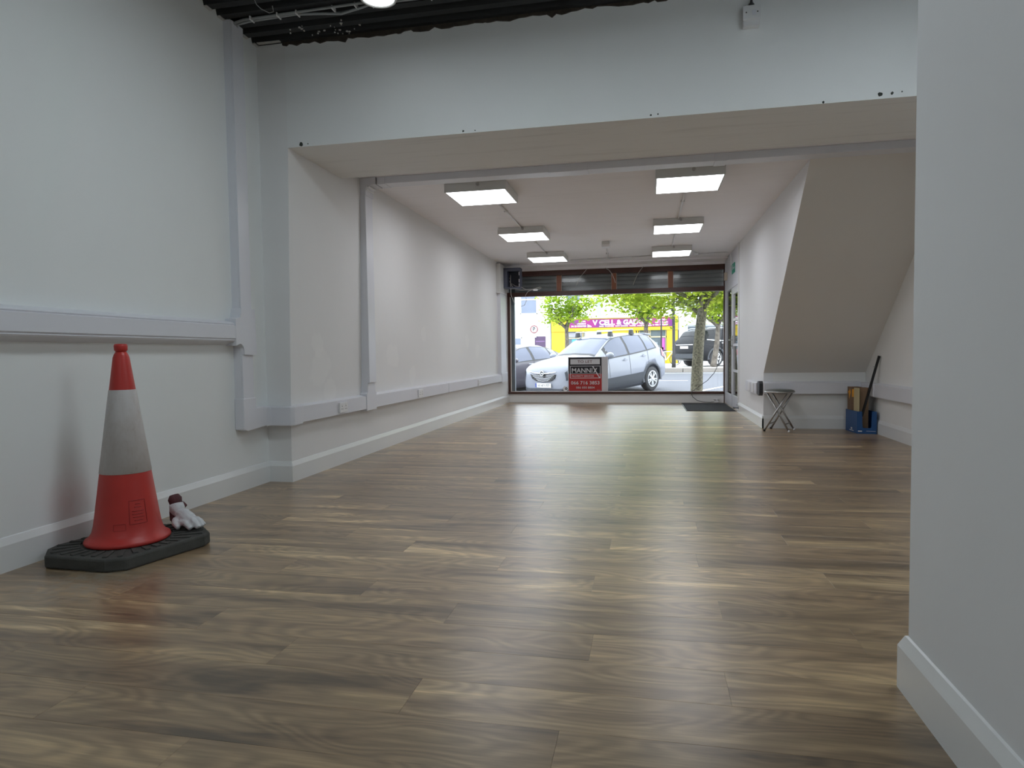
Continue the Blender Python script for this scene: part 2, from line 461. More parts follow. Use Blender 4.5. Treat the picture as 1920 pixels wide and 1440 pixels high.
for k in range(-2, 58):
    y0 = 1.41 + WID * k
    yc = y0 + WID / 2
    xl = -2.836 if yc < 4.525 else -2.66
    xr = .705 if yc < 1.95 else 2.534 if y0 < 8.3 else 1.395
    if 8.3 <= y0 < 8.5: xr = 2.534
    j = -.22 - .46 * k
    j += [0, .03, -.02, .04, -.03, .02][k % 6]
    a = j - LEN * math.ceil((j - xl) / LEN)
    while a < xr - .01:
        s, e = max(a, xl), min(a + LEN, xr)
        if e - s > .03:
            o = bpy.data.objects.new('plank', BOARD); COL.objects.link(o)
            o.parent = floor; o.location = (s, y0, 0); o.scale = ((e - s) / LEN, 1, 1)
            if y0 + WID > YW: o.scale[1] = (YW - y0) / WID
            nb += 1
        a += LEN

# walls
structure('wall_left', M['wall_l'], lambda b: b.box(-3.04, -2.836, -3.0, 4.53, -.10, 3.5))
def left_front(b):
    prof = [(-.10, -2.650), (2.494, -2.603), (3.5, -2.605)]
    rows = []
    for z, x in prof:
        rows.append([(-3.04, 4.525, z), (x, 4.525, z), (-2.655, 12.62, z), (-3.04, 12.62, z)])
    b.grid(rows, close_u=True)
    n = len(b.v)
    b.add(rows[0], [(0, 1, 2, 3)]); b.add(rows[2], [(0, 1, 2, 3)])
structure('wall_left_front', M['wall_lf'], left_front)
def beam_box(b):
    b.box(-2.604, 2.72, 4.5245, 5.40, 2.494, 3.5); b.m[0] = 1
structure('wall_over_opening', [M['beam'], M['beam_soffit']], beam_box)
beam = bpy.data.objects['wall_over_opening']
def plug(x, z, r):
    b = MB(); n = 9
    rnd = random.Random(int(x * 100))
    ring = [(x + r * rnd.uniform(.7, 1.15) * math.cos(2 * PI * k / n), z + r * rnd.uniform(.7, 1.15) * math.sin(2 * PI * k / n)) for k in range(n)]
    b.prism(ring, 'y', 4.5235, 4.53)
    b.build('plug_hole', M['hole'], beam)
for x, z, r in ((-2.495, 2.512, .017), (-2.44, 2.512, .005), (-1.256, 2.510, .008), (-1.17, 2.508, .005), (.03, 2.512, .007), (.075, 2.515, .006), (1.09, 2.502, .008), (1.417, 2.522, .015), (1.484, 2.522, .010), (1.54, 2.527, .005)):
    plug(x, z, r)
def ragged(b):
    rnd = random.Random(3)
    x = -2.62; top = 3.27; lo = []
    while x < 2.6:
        lo.append((x, top - .028 - .022 * rnd.random() - (.015 if rnd.random() < .12 else 0) + (.012 if x > -.4 else 0)))
        x += rnd.uniform(.015, .06)
    pts = lo + [(2.6, 3.27), (-2.62, 3.27)]
    b.prism(pts, 'y', 4.512, 4.527)
part('torn_plaster_edge', M['ragged'], beam, ragged)

def right_wall(b):
    b.prism([(8.475, -.10), (10.70, -.10), (10.70, 2.62), (6.166, 2.62), (8.475, .675)], 'x', 1.39, 1.50)
    b.m[5] = 1        # the cut edge belongs to the stair underside
structure('wall_right', [M['wall_r'], M['soffit']], right_wall)
structure('wall_right_recess', M['wall'], lambda b: b.box(2.534, 2.72, 1.9, 10.70, -.10, 3.5))
structure('wall_recess_back', M['wall'], lambda b: b.box(1.50, 2.534, 8.475, 8.60, -.10, .675))
# sloping underside of the stairs
structure('ceiling_under_stairs', M['soffit'], lambda b: b.hexa([(1.50, 8.475, .675), (2.54, 8.475, .675), (2.54, 8.62, .72), (1.50, 8.62, .72), (1.50, 6.19, 2.6), (2.54, 6.19, 2.6), (2.54, 6.335, 2.645), (1.50, 6.335, 2.645)]))
structure('wall_right_rear', M['wall_r'], lambda b: b.box(.7055, 2.72, -3.0, 1.972, -.10, 3.5), bevel=.004)
structure('wall_back', M['wall'], lambda b: b.box(-3.04, .71, -3.12, -3.0, -.10, 3.5))
structure('ceiling', M['ceil'], lambda b: b.box(-2.95, 2.72, 5.40, 12.62, 2.60, 2.75))
# ribbed metal deck over the rear room
def deck(b):
    pitch = .135; prof = []
    y = -3.0
    while y < 4.53:
        prof += [(y, 3.30), (y + .03, 3.30), (y + .045, 3.255), (y + .105, 3.255), (y + .12, 3.30)]
        y += pitch
    prof = [p for p in prof if p[0] < 4.535]
    rows = [[(x, p[0], p[1]) for p in prof] for x in (-2.95, 2.7)]
    b.grid(rows)
    rows = [[(x, p[0], 3.45) for p in prof] for x in (-2.95, 2.7)]
    b.grid(rows)
deckob = structure('ceiling_rear', M['deck'], deck)
# pale filler left in the ends of the deck ribs
y = -3.0 + .135 * 40; k = 0
while y < 4.5:
    if k % 7 != 3:
        part('rib_filler', M['filler'], deckob, lambda b: b.hexa([(-2.836, y + .046, 3.247), (-2.815, y + .046, 3.247), (-2.815, y + .104, 3.247), (-2.836, y + .104, 3.247), (-2.836, y + .046, 3.256), (-2.815, y + .046, 3.256), (-2.815, y + .104, 3.256), (-2.836, y + .104, 3.256)]))
    y += .135; k += 1
part('rib_filler', M['filler'], deckob, lambda b: b.hexa([(-2.80, 4.47, 3.250), (-2.62, 4.475, 3.250), (-2.62, 4.50, 3.250), (-2.80, 4.50, 3.250), (-2.80, 4.47, 3.256), (-2.62, 4.475, 3.256), (-2.62, 4.50, 3.256), (-2.80, 4.50, 3.256)]))
rnd = random.Random(11)
for k in range(26):
    xx, yy, r = rnd.uniform(-2.5, -1.9), rnd.uniform(4.30, 4.50), rnd.uniform(.003, .009)
    part('plaster_splash', M['filler'], deckob, lambda b: b.prism([(xx + r * math.cos(a) * rnd.uniform(.5, 1.4), yy + r * math.sin(a) * rnd.uniform(.5, 1.4)) for a in (0, 1.2, 2.4, 3.6, 4.9)], 'z', 3.2485, 3.2555))

# skirting
def skirt_y(b, xw, sgn, y0, y1):
    b.prism([(xw, 0), (xw + sgn * .02, 0), (xw + sgn * .02, .120), (xw + sgn * .006, .152), (xw, .155)], 'y', y0, y1)
def skirt_x(b, yw, sgn, x0, x1):
    b.prism([(yw, 0), (yw + sgn * .02, 0), (yw + sgn * .02, .120), (yw + sgn * .006, .152), (yw, .155)], 'x', x0, x1)
structure('baseboard_left', M['skirt'], lambda b: skirt_y(b, -2.836, 1, -3.0, 4.508))
def bl(b):
    # runs round the pillar corner
    P = [(-2.836, 4.525), (-2.648, 4.525), (-2.652, 12.55)]
    Q = [(-2.836, 4.505), (-2.628, 4.505), (-2.632, 12.55)]
    S = [(-2.836, 4.519), (-2.642, 4.519), (-2.646, 12.55)]
    rows = [[(*p, 0) for p in P], [(*p, 0) for p in Q], [(*p, .120) for p in Q], [(*p, .152) for p in S], [(*p, .155) for p in P]]
    b.grid(rows); b.add([r[-1] for r in rows], [(0, 1, 2, 3, 4)])
structure('baseboard_left_front', M['skirt'], bl)
structure('baseboard_right', M['skirt'], lambda b: (skirt_y(b, 1.39, -1, 8.455, 10.69)))
structure('baseboard_recess_back', M['skirt'], lambda b: skirt_x(b, 8.475, -1, 1.372, 2.53))
structure('baseboard_recess_right', M['skirt'], lambda b: skirt_y(b, 2.534, -1, 1.98, 8.455))
def br(b):
    P = [(.7055, -2.9), (.7055, 1.972), (2.5, 1.972)]
    Q = [(.6855, -2.9), (.6855, 1.992), (2.5, 1.992)]
    S = [(.6995, -2.9), (.6995, 1.978), (2.5, 1.978)]
    b.grid([[(*p, 0) for p in P], [(*p, 0) for p in Q], [(*p, .120) for p in Q], [(*p, .152) for p in S], [(*p, .155) for p in P]])
structure('baseboard_right_rear', M['skirt'], br)

# ------------------------------------------------------------------ shop front
structure('wall_front', M['wall'], lambda b: (b.box(-2.655, 1.40, 12.562, 12.68, -.10, .165),))
structure('trim_1', M['ceil'], lambda b: (b.box(-2.655, 1.39, 12.12, 12.57, 2.572, 2.602), b.box(-2.655, 1.39, 12.50, 12.60, 2.526, 2.602)), bevel=.004)
win = tag(part('window_1', M['wood'], None, lambda b: b.box(-2.665, 1.388, 12.535, 12.66, .165, .205), bevel=.006), kind='structure')
part('jamb', M['wood'], win, lambda b: b.box(-2.655, -2.608, 12.56, 12.66, .205, 2.046), bevel=.004)
part('jamb', M['wood'], win, lambda b: b.box(1.372, 1.388, 12.56, 12.66, .0, 2.50))
part('transom_rail', M['wood'], win, lambda b: b.box(-2.655, 1.388, 12.55, 12.66, 2.046, 2.128), bevel=.005)
part('top_rail', M['wood'], win, lambda b: b.box(-2.655, 1.388, 12.56, 12.66, 2.434, 2.53), bevel=.004)
MUL = (-1.647, -.606, .430)
for x in MUL:
    part('mullion', M['wood2'], win, lambda b: b.box(x - .045, x + .045, 12.575, 12.66, 2.128, 2.434), bevel=.004)
    for s in (-1, 1):
        part('glazing_bead', M['gasket'], win, lambda b: b.box(x + s * .045 - .006, x + s * .045 + .006, 12.59, 12.61, 2.128, 2.434))
part('glazing_bead', M['gasket'], win, lambda b: b.box(-2.608, -2.594, 12.575, 12.61, .205, 2.046))
part('glazing_bead', M['gasket'], win, lambda b: b.box(-2.60, 1.375, 12.575, 12.61, .205, .214))
part('pane', M['glass'], win, lambda b: b.box(-2.60, 1.375, 12.615, 12.621, .205, 2.05))
xs = [-2.655] + [v for x in MUL for v in (x - .045, x + .045)] + [1.372]
for k in range(0, 8, 2):
    part('pane', M['glass2'], win, lambda b: b.box(xs[k], xs[k + 1], 12.62, 12.626, 2.126, 2.436))
sh = thing('roller_shutter', 'dark grey rolled-up security shutter behind the narrow upper panes', 'shutter', (-.63, 12.78, 2.1))
for k in range(6):
    z0 = 2.09 + k * .075
    part('slat', M['shutter'], sh, lambda b: b.prism([(12.76, z0), (12.752, z0 + .01), (12.748, z0 + .037), (12.752, z0 + .064), (12.76, z0 + .072), (12.775, z0 + .072), (12.775, z0)], 'x', -2.54, 1.38))
part('shutter_guide', M['alu'], sh, lambda b: b.box(-2.66, -2.545, 12.70, 12.78, -.10, 2.10), bevel=.004)
part('shutter_guide', M['alu'], sh, lambda b: b.box(1.39, 1.44, 12.72, 12.80, -.10, 2.10), bevel=.004)
part('shutter_hood', M['alu'], sh, lambda b: b.box(-2.66, 1.45, 12.785, 13.02, 2.10, 2.56), bevel=.01)

# entrance door and sidelight beside the window, side-on to the room
dr = tag(part('door_1', M['upvc'], None, lambda b: (b.box(1.39, 1.45, 10.70, 10.765, 0, 2.60), b.box(1.39, 1.45, 11.575, 11.625, 0, 2.06), b.box(1.39, 1.45, 12.50, 12.56, 0, 2.60),
        b.box(1.39, 1.45, 10.765, 12.50, 2.0, 2.06), b.box(1.395, 1.44, 11.625, 12.50, 0, .20)), bevel=.005), kind='structure')
part('overpanel', M['upvc'], dr, lambda b: b.box(1.396, 1.44, 10.765, 12.50, 2.06, 2.60))
part('architrave', M['skirt'], dr, lambda b: b.prism([(1.39, 10.64), (1.376, 10.645), (1.372, 10.70), (1.378, 10.735), (1.39, 10.735)], 'z', 0, 2.6))
leaf = part('door_leaf', M['upvc'], dr, lambda b: (b.box(1.398, 1.442, 10.77, 10.86, .012, 1.995), b.box(1.398, 1.442, 11.48, 11.57, .012, 1.995), b.box(1.398, 1.442, 10.86, 11.48, .012, .21), b.box(1.398, 1.442, 10.86, 11.48, 1.88, 1.995)), bevel=.004)
for z in (.62, 1.045, 1.46):
    part('glazing_bar', M['upvc'], leaf, lambda b: b.box(1.402, 1.438, 10.86, 11.48, z - .02, z + .02))
zz = [.21, .60, .64, 1.025, 1.065, 1.44, 1.48, 1.88]
for k in range(0, 8, 2):
    part('pane', M['glass'], leaf, lambda b: b.box(1.417, 1.423, 10.86, 11.48, zz[k], zz[k + 1]))
part('pane', M['glass'], dr, lambda b: b.box(1.417, 1.423, 11.625, 12.50, .20, 2.0))
def handle(b):
    b.box(1.388, 1.400, 11.505, 11.545, .98, 1.20)
    b.tube([(1.395, 11.525, 1.13), (1.345, 11.525, 1.13), (1.34, 11.51, 1.13), (1.34, 11.42, 1.125)], .009, 8)
    b.lathe([(.014, 0), (.014, .02)], (1.380, 11.525, 1.03), 10, axis='x')
part('door_handle', M['steel'], leaf, handle, smooth=False)
part('floor_bolt', M['alu'], leaf, lambda b: (b.box(1.385, 1.400, 10.80, 10.83, .06, .14), b.lathe([(.012, 0), (.012, .02)], (1.378, 10.815, .10), 10, axis='x')))

# outside shell of this building, so that daylight only enters through the glass
structure('wall_facade', M['wall'], lambda b: (b.box(-9, -2.66, 12.56, 12.9, -.6, 7), b.box(2.6, 9, 12.56, 12.9, -.6, 7), b.box(-2.66, 2.6, 12.62, 12.9, 2.56, 7)))
structure('wall_porch', M['wall'], lambda b: (b.box(1.50, 2.72, 10.58, 10.70, -.3, 2.6), b.box(2.6, 2.75, 10.70, 12.7, -.3, 2.6), b.box(1.45, 2.72, 10.6, 12.7, 2.5, 2.6)))
structure('floor_porch', simple('porch_tile', (.30, .28, .26), .6), lambda b: b.box(1.45, 2.65, 10.68, 12.9, -.12, -.02))

# ------------------------------------------------------------------ cable trunking
def dado_y(b, xw, d, y0, y1, z0, z1, bv=.024):
    b.prism([(xw, z0), (xw + d, z0 + abs(bv)), (xw + d, z1 - abs(bv)), (xw, z1)], 'y', y0, y1)
ta = thing('cable_trunking', 'wide white trunking along the left wall above the traffic cone', 'trunking', (-2.836, 2.0, 1.035))
part('trunking_base', M['upvc'], ta, lambda b: b.prism([(-2.836, 1.035), (-2.768, 1.058), (-2.762, 1.066), (-2.766, 1.072), (-2.766, 1.168), (-2.762, 1.176), (-2.772, 1.186), (-2.836, 1.202)], 'y', -3.0, 4.06))
part('lid', M['upvc'], ta, lambda b: b.prism([(-2.767, 1.075), (-2.757, 1.078), (-2.757, 1.166), (-2.767, 1.169)], 'y', -3.0, 4.05), bevel=.002)

tb = thing('cable_trunking', 'tall upright white trunking in the corner left of the opening', 'trunking', (-2.836, 4.2, .42))
part('trunking_base', M['upvc'], tb, lambda b: b.box(-2.836, -2.780, 4.128, 4.262, .55, 3.255))
part('lid', M['upvc'], tb, lambda b: b.box(-2.781, -2.769, 4.130, 4.258, .60, 3.25), bevel=.003)
def tee(b):
    pts = [(4.045, 1.028), (4.045, 1.212), (4.10, 1.225), (4.115, 1.29), (4.275, 1.29), (4.285, .965), (4.14, .965), (4.14, .99)]
    for k in range(7):
        a = PI / 2 * k / 6
        pts.append((4.08 + .06 * math.cos(a), .985 + .06 * math.sin(a)) if k < 6 else (4.08, 1.04))
    b.prism(pts, 'x', -2.836, -2.755)
part('tee_cover', M['upvc'], tb, tee, bevel=.006)
part('elbow_cover', M['upvc'], tb, lambda b: b.prism([(4.118, .44), (4.118, .66), (4.272, .66), (4.272, .585), (4.40, .585), (4.40, .44), (4.16, .425)], 'x', -2.836, -2.762), bevel=.006)

tc_ = thing('cable_trunking', 'long low white trunking with sockets along the left wall to the window', 'trunking', (-2.65, 8.0, .43))
part('corner_cover', M['upvc'], tc_, lambda b: b.prism([(-2.836, 4.40), (-2.766, 4.40), (-2.766, 4.448), (-2.600, 4.448), (-2.578, 4.470), (-2.578, 4.60), (-2.655, 4.60), (-2.655, 4.525), (-2.836, 4.525)], 'z', .432, .578), bevel=.008)
for y0, y1 in ((4.60, 5.77), (5.99, 8.395), (8.405, 10.0), (10.0, 11.66)):
    part('trunking_length', M['upvc'], tc_, lambda b: (dado_y(b, -2.66, .075, y0, y1 - .004, .430, .585, .018)))
part('tee_cover', M['upvc'], tc_, lambda b: b.prism([(5.77, .427), (5.77, .592), (5.79, .60), (5.80, .70), (5.965, .70), (5.975, .61), (6.0, .592), (6.0, .427)], 'x', -2.66, -2.578), bevel=.006)
part('end_cover', M['upvc'], tc_, lambda b: b.box(-2.66, -2.578, 11.66, 12.15, .43, .60), bevel=.006)

def socket(y, label, w=.146, pins=True):
    t = thing('wall_socket', label, 'socket', (-2.585, y, .505), 'sockets on the low left trunking')
    part('plate', M['upvc2'], t, lambda b: b.box(-2.586, -2.568, y - w / 2, y + w / 2, .462, .548), bevel=.003)
    def holes(b):
        for s in ((-.036, .036) if w > .1 else (0,)):
            b.box(-2.5685, -2.5672, y + s - .003, y + s + .003, .512, .522)
            b.box(-2.5685, -2.5672, y + s - .014, y + s - .008, .490, .497)
            b.box(-2.5685, -2.5672, y + s + .008, y + s + .014, .490, .497)
    tag(part('pin_holes', M['hole'], t, holes), kind='stuff')
    for s in ((-.036, .036) if w > .1 else (0,)):
        part('switch', M['upvc2'], t, lambda b: b.hexa([(-2.569, y + s - .008, .527), (-2.565, y + s - .008, .527), (-2.565, y + s + .008, .527), (-2.569, y + s + .008, .527), (-2.569, y + s - .008, .540), (-2.5665, y + s - .008, .540), (-2.5665, y + s + .008, .540), (-2.569, y + s + .008, .540)]))
socket(5.27, 'white double socket on the low trunking nearest the corner pillar')
socket(7.26, 'white double socket on the low trunking, second from the pillar')
socket(10.0, 'white double socket on the low trunking, nearest the shop window')

td = thing('cable_trunking', 'white trunking up the left wall and across the ceiling behind the beam', 'trunking', (-2.63, 5.88, .70))
part('trunking_length', M['upvc'], td, lambda b: b.box(-2.650, -2.562, 5.80, 5.962, .69, 2.53), bevel=.004)
part('trunking_length', M['upvc'], td, lambda b: b.box(-2.45, .60, 5.815, 5.965, 2.538, 2.60), bevel=.003)
part('trunking_length', M['upvc'], td, lambda b: b.box(.60, 2.53, 5.815, 5.965, 2.538, 2.60), bevel=.003)
def cnr(b):
    b.prism([(-2.64, 2.44), (-2.556, 2.44), (-2.556, 2.50), (-2.53, 2.531), (-2.46, 2.531), (-2.46, 2.60), (-2.64, 2.60)], 'y', 5.795, 5.972)
part('corner_cover', M['upvc'], td, cnr, bevel=.004)
for q in (0, 1):
    part('corner_rib', M['upvc2'], td, lambda b: b.hexa([(-2.560 + q * .02, 5.80, 2.492 + q * .024), (-2.552 + q * .02, 5.80, 2.486 + q * .024), (-2.552 + q * .02, 5.97, 2.486 + q * .024), (-2.560 + q * .02, 5.97, 2.492 + q * .024), (-2.552 + q * .02, 5.80, 2.502 + q * .024), (-2.544 + q * .02, 5.80, 2.496 + q * .024), (-2.544 + q * .02, 5.97, 2.496 + q * .024), (-2.552 + q * .02, 5.97, 2.502 + q * .024)]))
part('joint_cover', M['upvc'], td, lambda b: b.box(.56, .66, 5.81, 5.97, 2.533, 2.60), bevel=.003)
part('joint_cover', M['upvc'], td, lambda b: b.box(-2.45, -2.37, 5.81, 5.97, 2.533, 2.60), bevel=.003)
part('joint_cover', M['upvc'], td, lambda b: b.box(-.85, -.50, 5.812, 5.968, 2.534, 2.60), bevel=.003)

te = thing('cable_trunking', 'upright white trunking on the left wall beside the shop window', 'trunking', (-2.655, 11.9, .6))
part('trunking_length', M['upvc'], te, lambda b: b.box(-2.66, -2.590, 11.67, 12.10, .60, 2.06), bevel=.004)
part('joint_box', M['ledbody'], te, lambda b: b.box(-2.66, -2.572, 11.59, 12.11, 2.055, 2.57), bevel=.006)
part('joint_box_lip', M['upvc2'], te, lambda b: b.box(-2.655, -2.566, 11.585, 12.115, 2.045, 2.056))

tf = thing('cable_trunking', 'white trunking across the back wall and side of the under-stairs recess', 'trunking', (2.0, 8.45, .425))
part('trunking_length', M['upvc'], tf, lambda b: b.prism([(8.475, .412), (8.408, .425), (8.408, .553), (8.475, .572)], 'x', 1.39, 2.47))
part('trunking_length', M['upvc'], tf, lambda b: b.prism([(2.534, .405), (2.470, .418), (2.470, .553), (2.534, .572)], 'y', 2.0, 8.0))
part('corner_cover', M['upvc'], tf, lambda b: b.prism([(2.40, 8.402), (2.464, 8.402), (2.464, 7.97), (2.534, 7.97), (2.534, 8.475), (2.40, 8.475)], 'z', .415, .562), bevel=.006)

tg = thing('cable_trunking', 'short cut white trunking on the right wall, its open end black', 'trunking', (1.39, 9.1, .40))
part('trunking_length', M['upvc'], tg, lambda b: b.box(1.33, 1.39, 8.66, 9.56, .405, .545), bevel=.004)
part('blank_plate', M['upvc2'], tg, lambda b: b.box(1.322, 1.331, 9.10, 9.28, .415, .535), bevel=.003)
part('blank_plate', M['upvc2'], tg, lambda b: b.box(1.322, 1.331, 8.82, 8.98, .415, .535), bevel=.003)
def openend(b):
    pts = [(8.66, .415), (8.66, .545), (8.62, .570), (8.54, .572), (8.50, .545), (8.50, .425), (8.54, .395), (8.62, .393)]
    b.prism(pts, 'x', 1.345, 1.39)
part('open_end', M['black'], tg, openend)

# ------------------------------------------------------------------ ceiling lights
def led(x, y, label, zb=2.515, diff=None):
    t = thing('ceiling_light', label, 'ceiling light', (x, y, zb), 'square light panels on the ceilings')
    b = MB()
    w, e, z0, z1 = .305, .014, zb, zb + .083
    b.box(x - w, x + w, y - w, y - w + e, z0, z1); b.box(x - w, x + w, y + w - e, y + w, z0, z1)
    b.box(x - w, x - w + e, y - w + e, y + w - e, z0, z1); b.box(x + w - e, x + w, y - w + e, y + w - e, z0, z1)
    b.box(x - w + e, x + w - e, y - w + e, y + w - e, z0 + .02, z1)
    b.build('housing', M['ledbody'], t)
    part('diffuser', diff or M['led'], t, lambda b: b.box(x - w + e, x + w - e, y - w + e, y + w - e, z0 + .002, z0 + .012))
    part('cable_entry', M['steel'], t, lambda b: b.tube([(x + .03, y - w - .012, zb + .06), (x + .03, y - w + .002, zb + .06)], .016, 10))
led(-1.615, 6.50, 'square light panel nearest the beam, left-hand row')
led(.385, 6.48, 'square light panel nearest the beam, right-hand row')
led(-1.615, 8.82, 'middle square light panel of the left-hand row')
led(.385, 8.78, 'middle square light panel of the right-hand row')
led(-1.625, 11.03, 'square light panel nearest the shop window, left-hand row')
led(.385, 10.95, 'square light panel nearest the shop window, right-hand row')

def conduit(label, pts, clips, junction=None):
    t = thing('conduit', label, 'conduit', pts[0])
    part('tube', M['upvc2'], t, lambda b: b.tube(pts, .010, 8), smooth=True)
    for c in clips:
        part('clip', M['upvc2'], t, lambda b: b.box(c[0] - .022, c[0] + .022, c[1] - .012, c[1] + .012, 2.575, 2.60), bevel=.003)
    if junction:
        part('junction_box', M['upvc2'], t, lambda b: b.lathe([(.035, 2.565), (.035, 2.60)], (junction[0], junction[1], 0), 16))
conduit('thin white conduit between the first and second left-hand light panels', [(-1.58, 6.805, 2.588), (-1.60, 8.515, 2.588)], [(-1.588, 7.5)])
conduit('thin white conduit between the second and third left-hand light panels', [(-1.60, 9.125, 2.588), (-1.62, 10.725, 2.588)], [(-1.61, 9.7)])
conduit('thin white conduit between the first and second right-hand light panels', [(.385, 6.785, 2.588), (.385, 8.475, 2.588)], [(.385, 7.5)])
conduit('thin white conduit between the second and third right-hand light panels', [(.385, 9.085, 2.588), (.385, 10.645, 2.588)], [(.385, 9.5)])
conduit('short white conduit from the trunking to the first left-hand light panel', [(-1.585, 5.965, 2.588), (-1.585, 6.195, 2.588)], [])
conduit('white conduit across the ceiling above the shop window', [(-1.32, 11.72, 2.588), (.08, 11.60, 2.588), (.10, 11.255, 2.588)], [(-1.0, 11.69), (-.28, 11.63)], (-.66, 11.66))
conduit('white conduit from the last right-hand light panel to the door', [(.69, 11.10, 2.588), (.74, 11.3, 2.588), (.84, 11.62, 2.588), (1.30, 11.55, 2.588), (1.355, 11.55, 2.57), (1.372, 11.55, 2.52), (1.372, 11.50, 2.36)], [(.95, 11.60)], (.82, 11.58))
conduit('short white conduit running from the ceiling sensor', [(-.60, 10.11, 2.588), (-.655, 11.61, 2.588)], [(-.64, 11.1)])
t = thing('ceiling_sensor', 'small square white sensor on the ceiling between the light rows', 'sensor', (-.60, 10.02, 2.52))
part('back_box', M['ledbody'], t, lambda b: b.box(-.655, -.545, 9.94, 10.10, 2.552, 2.60), bevel=.005)
part('cover', M['upvc2'], t, lambda b: b.prism([(9.935, 2.556), (9.96, 2.520), (10.08, 2.515), (10.105, 2.530), (10.105, 2.556)], 'x', -.66, -.54), bevel=.004)

def round_lamp(x, y, label):
    t = thing('round_lamp', label, 'ceiling light', (x, y, 3.15))
    part('rim', M['ledbody'], t, lambda b: b.lathe([(.09, 3.262), (.112, 3.25), (.118, 3.165), (.112, 3.150), (.100, 3.150), (.100, 3.165), (.02, 3.18)], (x, y, 0), 36, closed=False), smooth=True)
    part('diffuser', M['lamp'], t, lambda b: b.lathe([(.0995, 3.158), (.07, 3.153), (.001, 3.151)], (x, y, 0), 36, closed=False), smooth=True)
round_lamp(-1.621, 3.93, 'small round white lamp on the black ceiling close to the beam')
led(-1.00, 2.75, 'unseen square light panel under the black ceiling nearest the beam, above the cone side', 3.16, M['led_rear'])
led(-1.05, -1.00, 'unseen square light panel under the black ceiling at the very back', 3.16, M['led_rear'])
led(1.60, 2.55, 'added unseen light panel under the black ceiling to the right of the beam opening', 3.16, M['led_rear'])  # added out of view to brighten the right of the beam and its underside

# cables under the deck
t = thing('ceiling_cables', 'pair of grey cables clipped under the black ribbed ceiling', 'cable', (-2.1, 4.13, 3.235))
part('upper_cable', M['cable_g'], t, lambda b: b.tube([(-2.80, 4.20, 3.235), (-2.76, 4.15, 3.238), (-2.68, 4.13, 3.240), (-2.3, 4.12, 3.240), (-1.8, 4.11, 3.240), (-1.2, 4.12, 3.240), (-.6, 4.13, 3.240), (.2, 4.14, 3.24)], .0085, 8), smooth=True)
part('lower_cable', M['cable_g'], t, lambda b: b.tube([(-2.79, 4.21, 3.233), (-2.75, 4.17, 3.236), (-2.66, 4.155, 3.238), (-2.3, 4.14, 3.238), (-2.1, 4.15, 3.225), (-1.98, 4.165, 3.218), (-1.85, 4.15, 3.23), (-1.74, 4.13, 3.238), (-1.2, 4.145, 3.238), (-.6, 4.155, 3.238), (.2, 4.16, 3.238)], .0085, 8), smooth=True)
for x in (-2.62, -2.42, -2.28, -2.02, -1.86, -1.75, -1.35, -1.1):
    part('clip', M['upvc2'], t, lambda b: b.box(x - .004, x + .004, 4.108, 4.165, 3.226, 3.252), bevel=.002)
t = thing('loose_wire', 'thin dark wire dangling from the black ceiling', 'wire', (-2.4, 3.95, 3.2))
part('strand', M['cable_g'], t, lambda b: b.tube([(-2.47, 3.93, 3.255), (-2.46, 3.94, 3.22), (-2.44, 3.96, 3.20), (-2.40, 3.99, 3.185), (-2.37, 3.99, 3.19), (-2.36, 3.96, 3.21)], .003, 6))

# switch on the beam
t = thing('wall_switch', 'grey surface-mounted fused switch high on the beam', 'switch', (.652, 4.525, 3.0))
part('back_box', M['upvc2'], t, lambda b: b.box(.603, .703, 4.478, 4.525, 2.998, 3.115), bevel=.004)
part('plate', M['upvc2'], t, lambda b: b.box(.600, .706, 4.468, 4.480, 3.035, 3.122), bevel=.003)
part('rocker', M['upvc'], t, lambda b: b.box(.655, .680, 4.463, 4.470, 3.058, 3.092), bevel=.002)
for x in (.620, .688):
    part('screw', M['hole'], t, lambda b: b.lathe([(.004, 0), (.004, .003)], (x, 4.4655, 3.078), 8, axis='y'))
part('cable_gland', M['cable_d'], t, lambda b: (b.lathe([(.018, 3.12), (.018, 3.14), (.010, 3.15), (.007, 3.165)], (.655, 4.50, 0), 12)), smooth=False)
part('cable', M['cable_d'], t, lambda b: b.tube([(.655, 4.50, 3.16), (.66, 4.505, 3.20), (.662, 4.505, 3.255)], .007, 8))

# case with loose wires by the window
t = thing('meter_case', 'open blue-grey metal case with loose wires, upper left of the window', 'electrical case', (-2.42, 12.18, 2.15))
def case(b):
    x0, x1, y0, y1, z0, z1, e = -2.571, -2.262, 11.86, 12.06, 2.145, 2.515, .012
    b.box(x0, x1, y1 - e, y1, z0, z1); b.box(x0, x0 + .07, y0, y1 - e, z0, z1); b.box(x1 - e, x1, y0, y1 - e, z0, z1)
    b.box(x0 + .07, x1 - e, y0, y1 - e, z1 - .06, z1); b.box(x0 + .07, x1 - e, y0, y1 - e, z0, z0 + .02)
part('case', M['slate'], t, case)
part('backplate', M['slate2'], t, lambda b: b.box(-2.50, -2.275, 12.03, 12.047, 2.17, 2.45))
for z in (2.43, 2.30, 2.22):
    part('terminal', M['upvc2'], t, lambda b: b.box(-2.292, -2.275, 11.88, 11.92, z - .05, z + .01), bevel=.002)
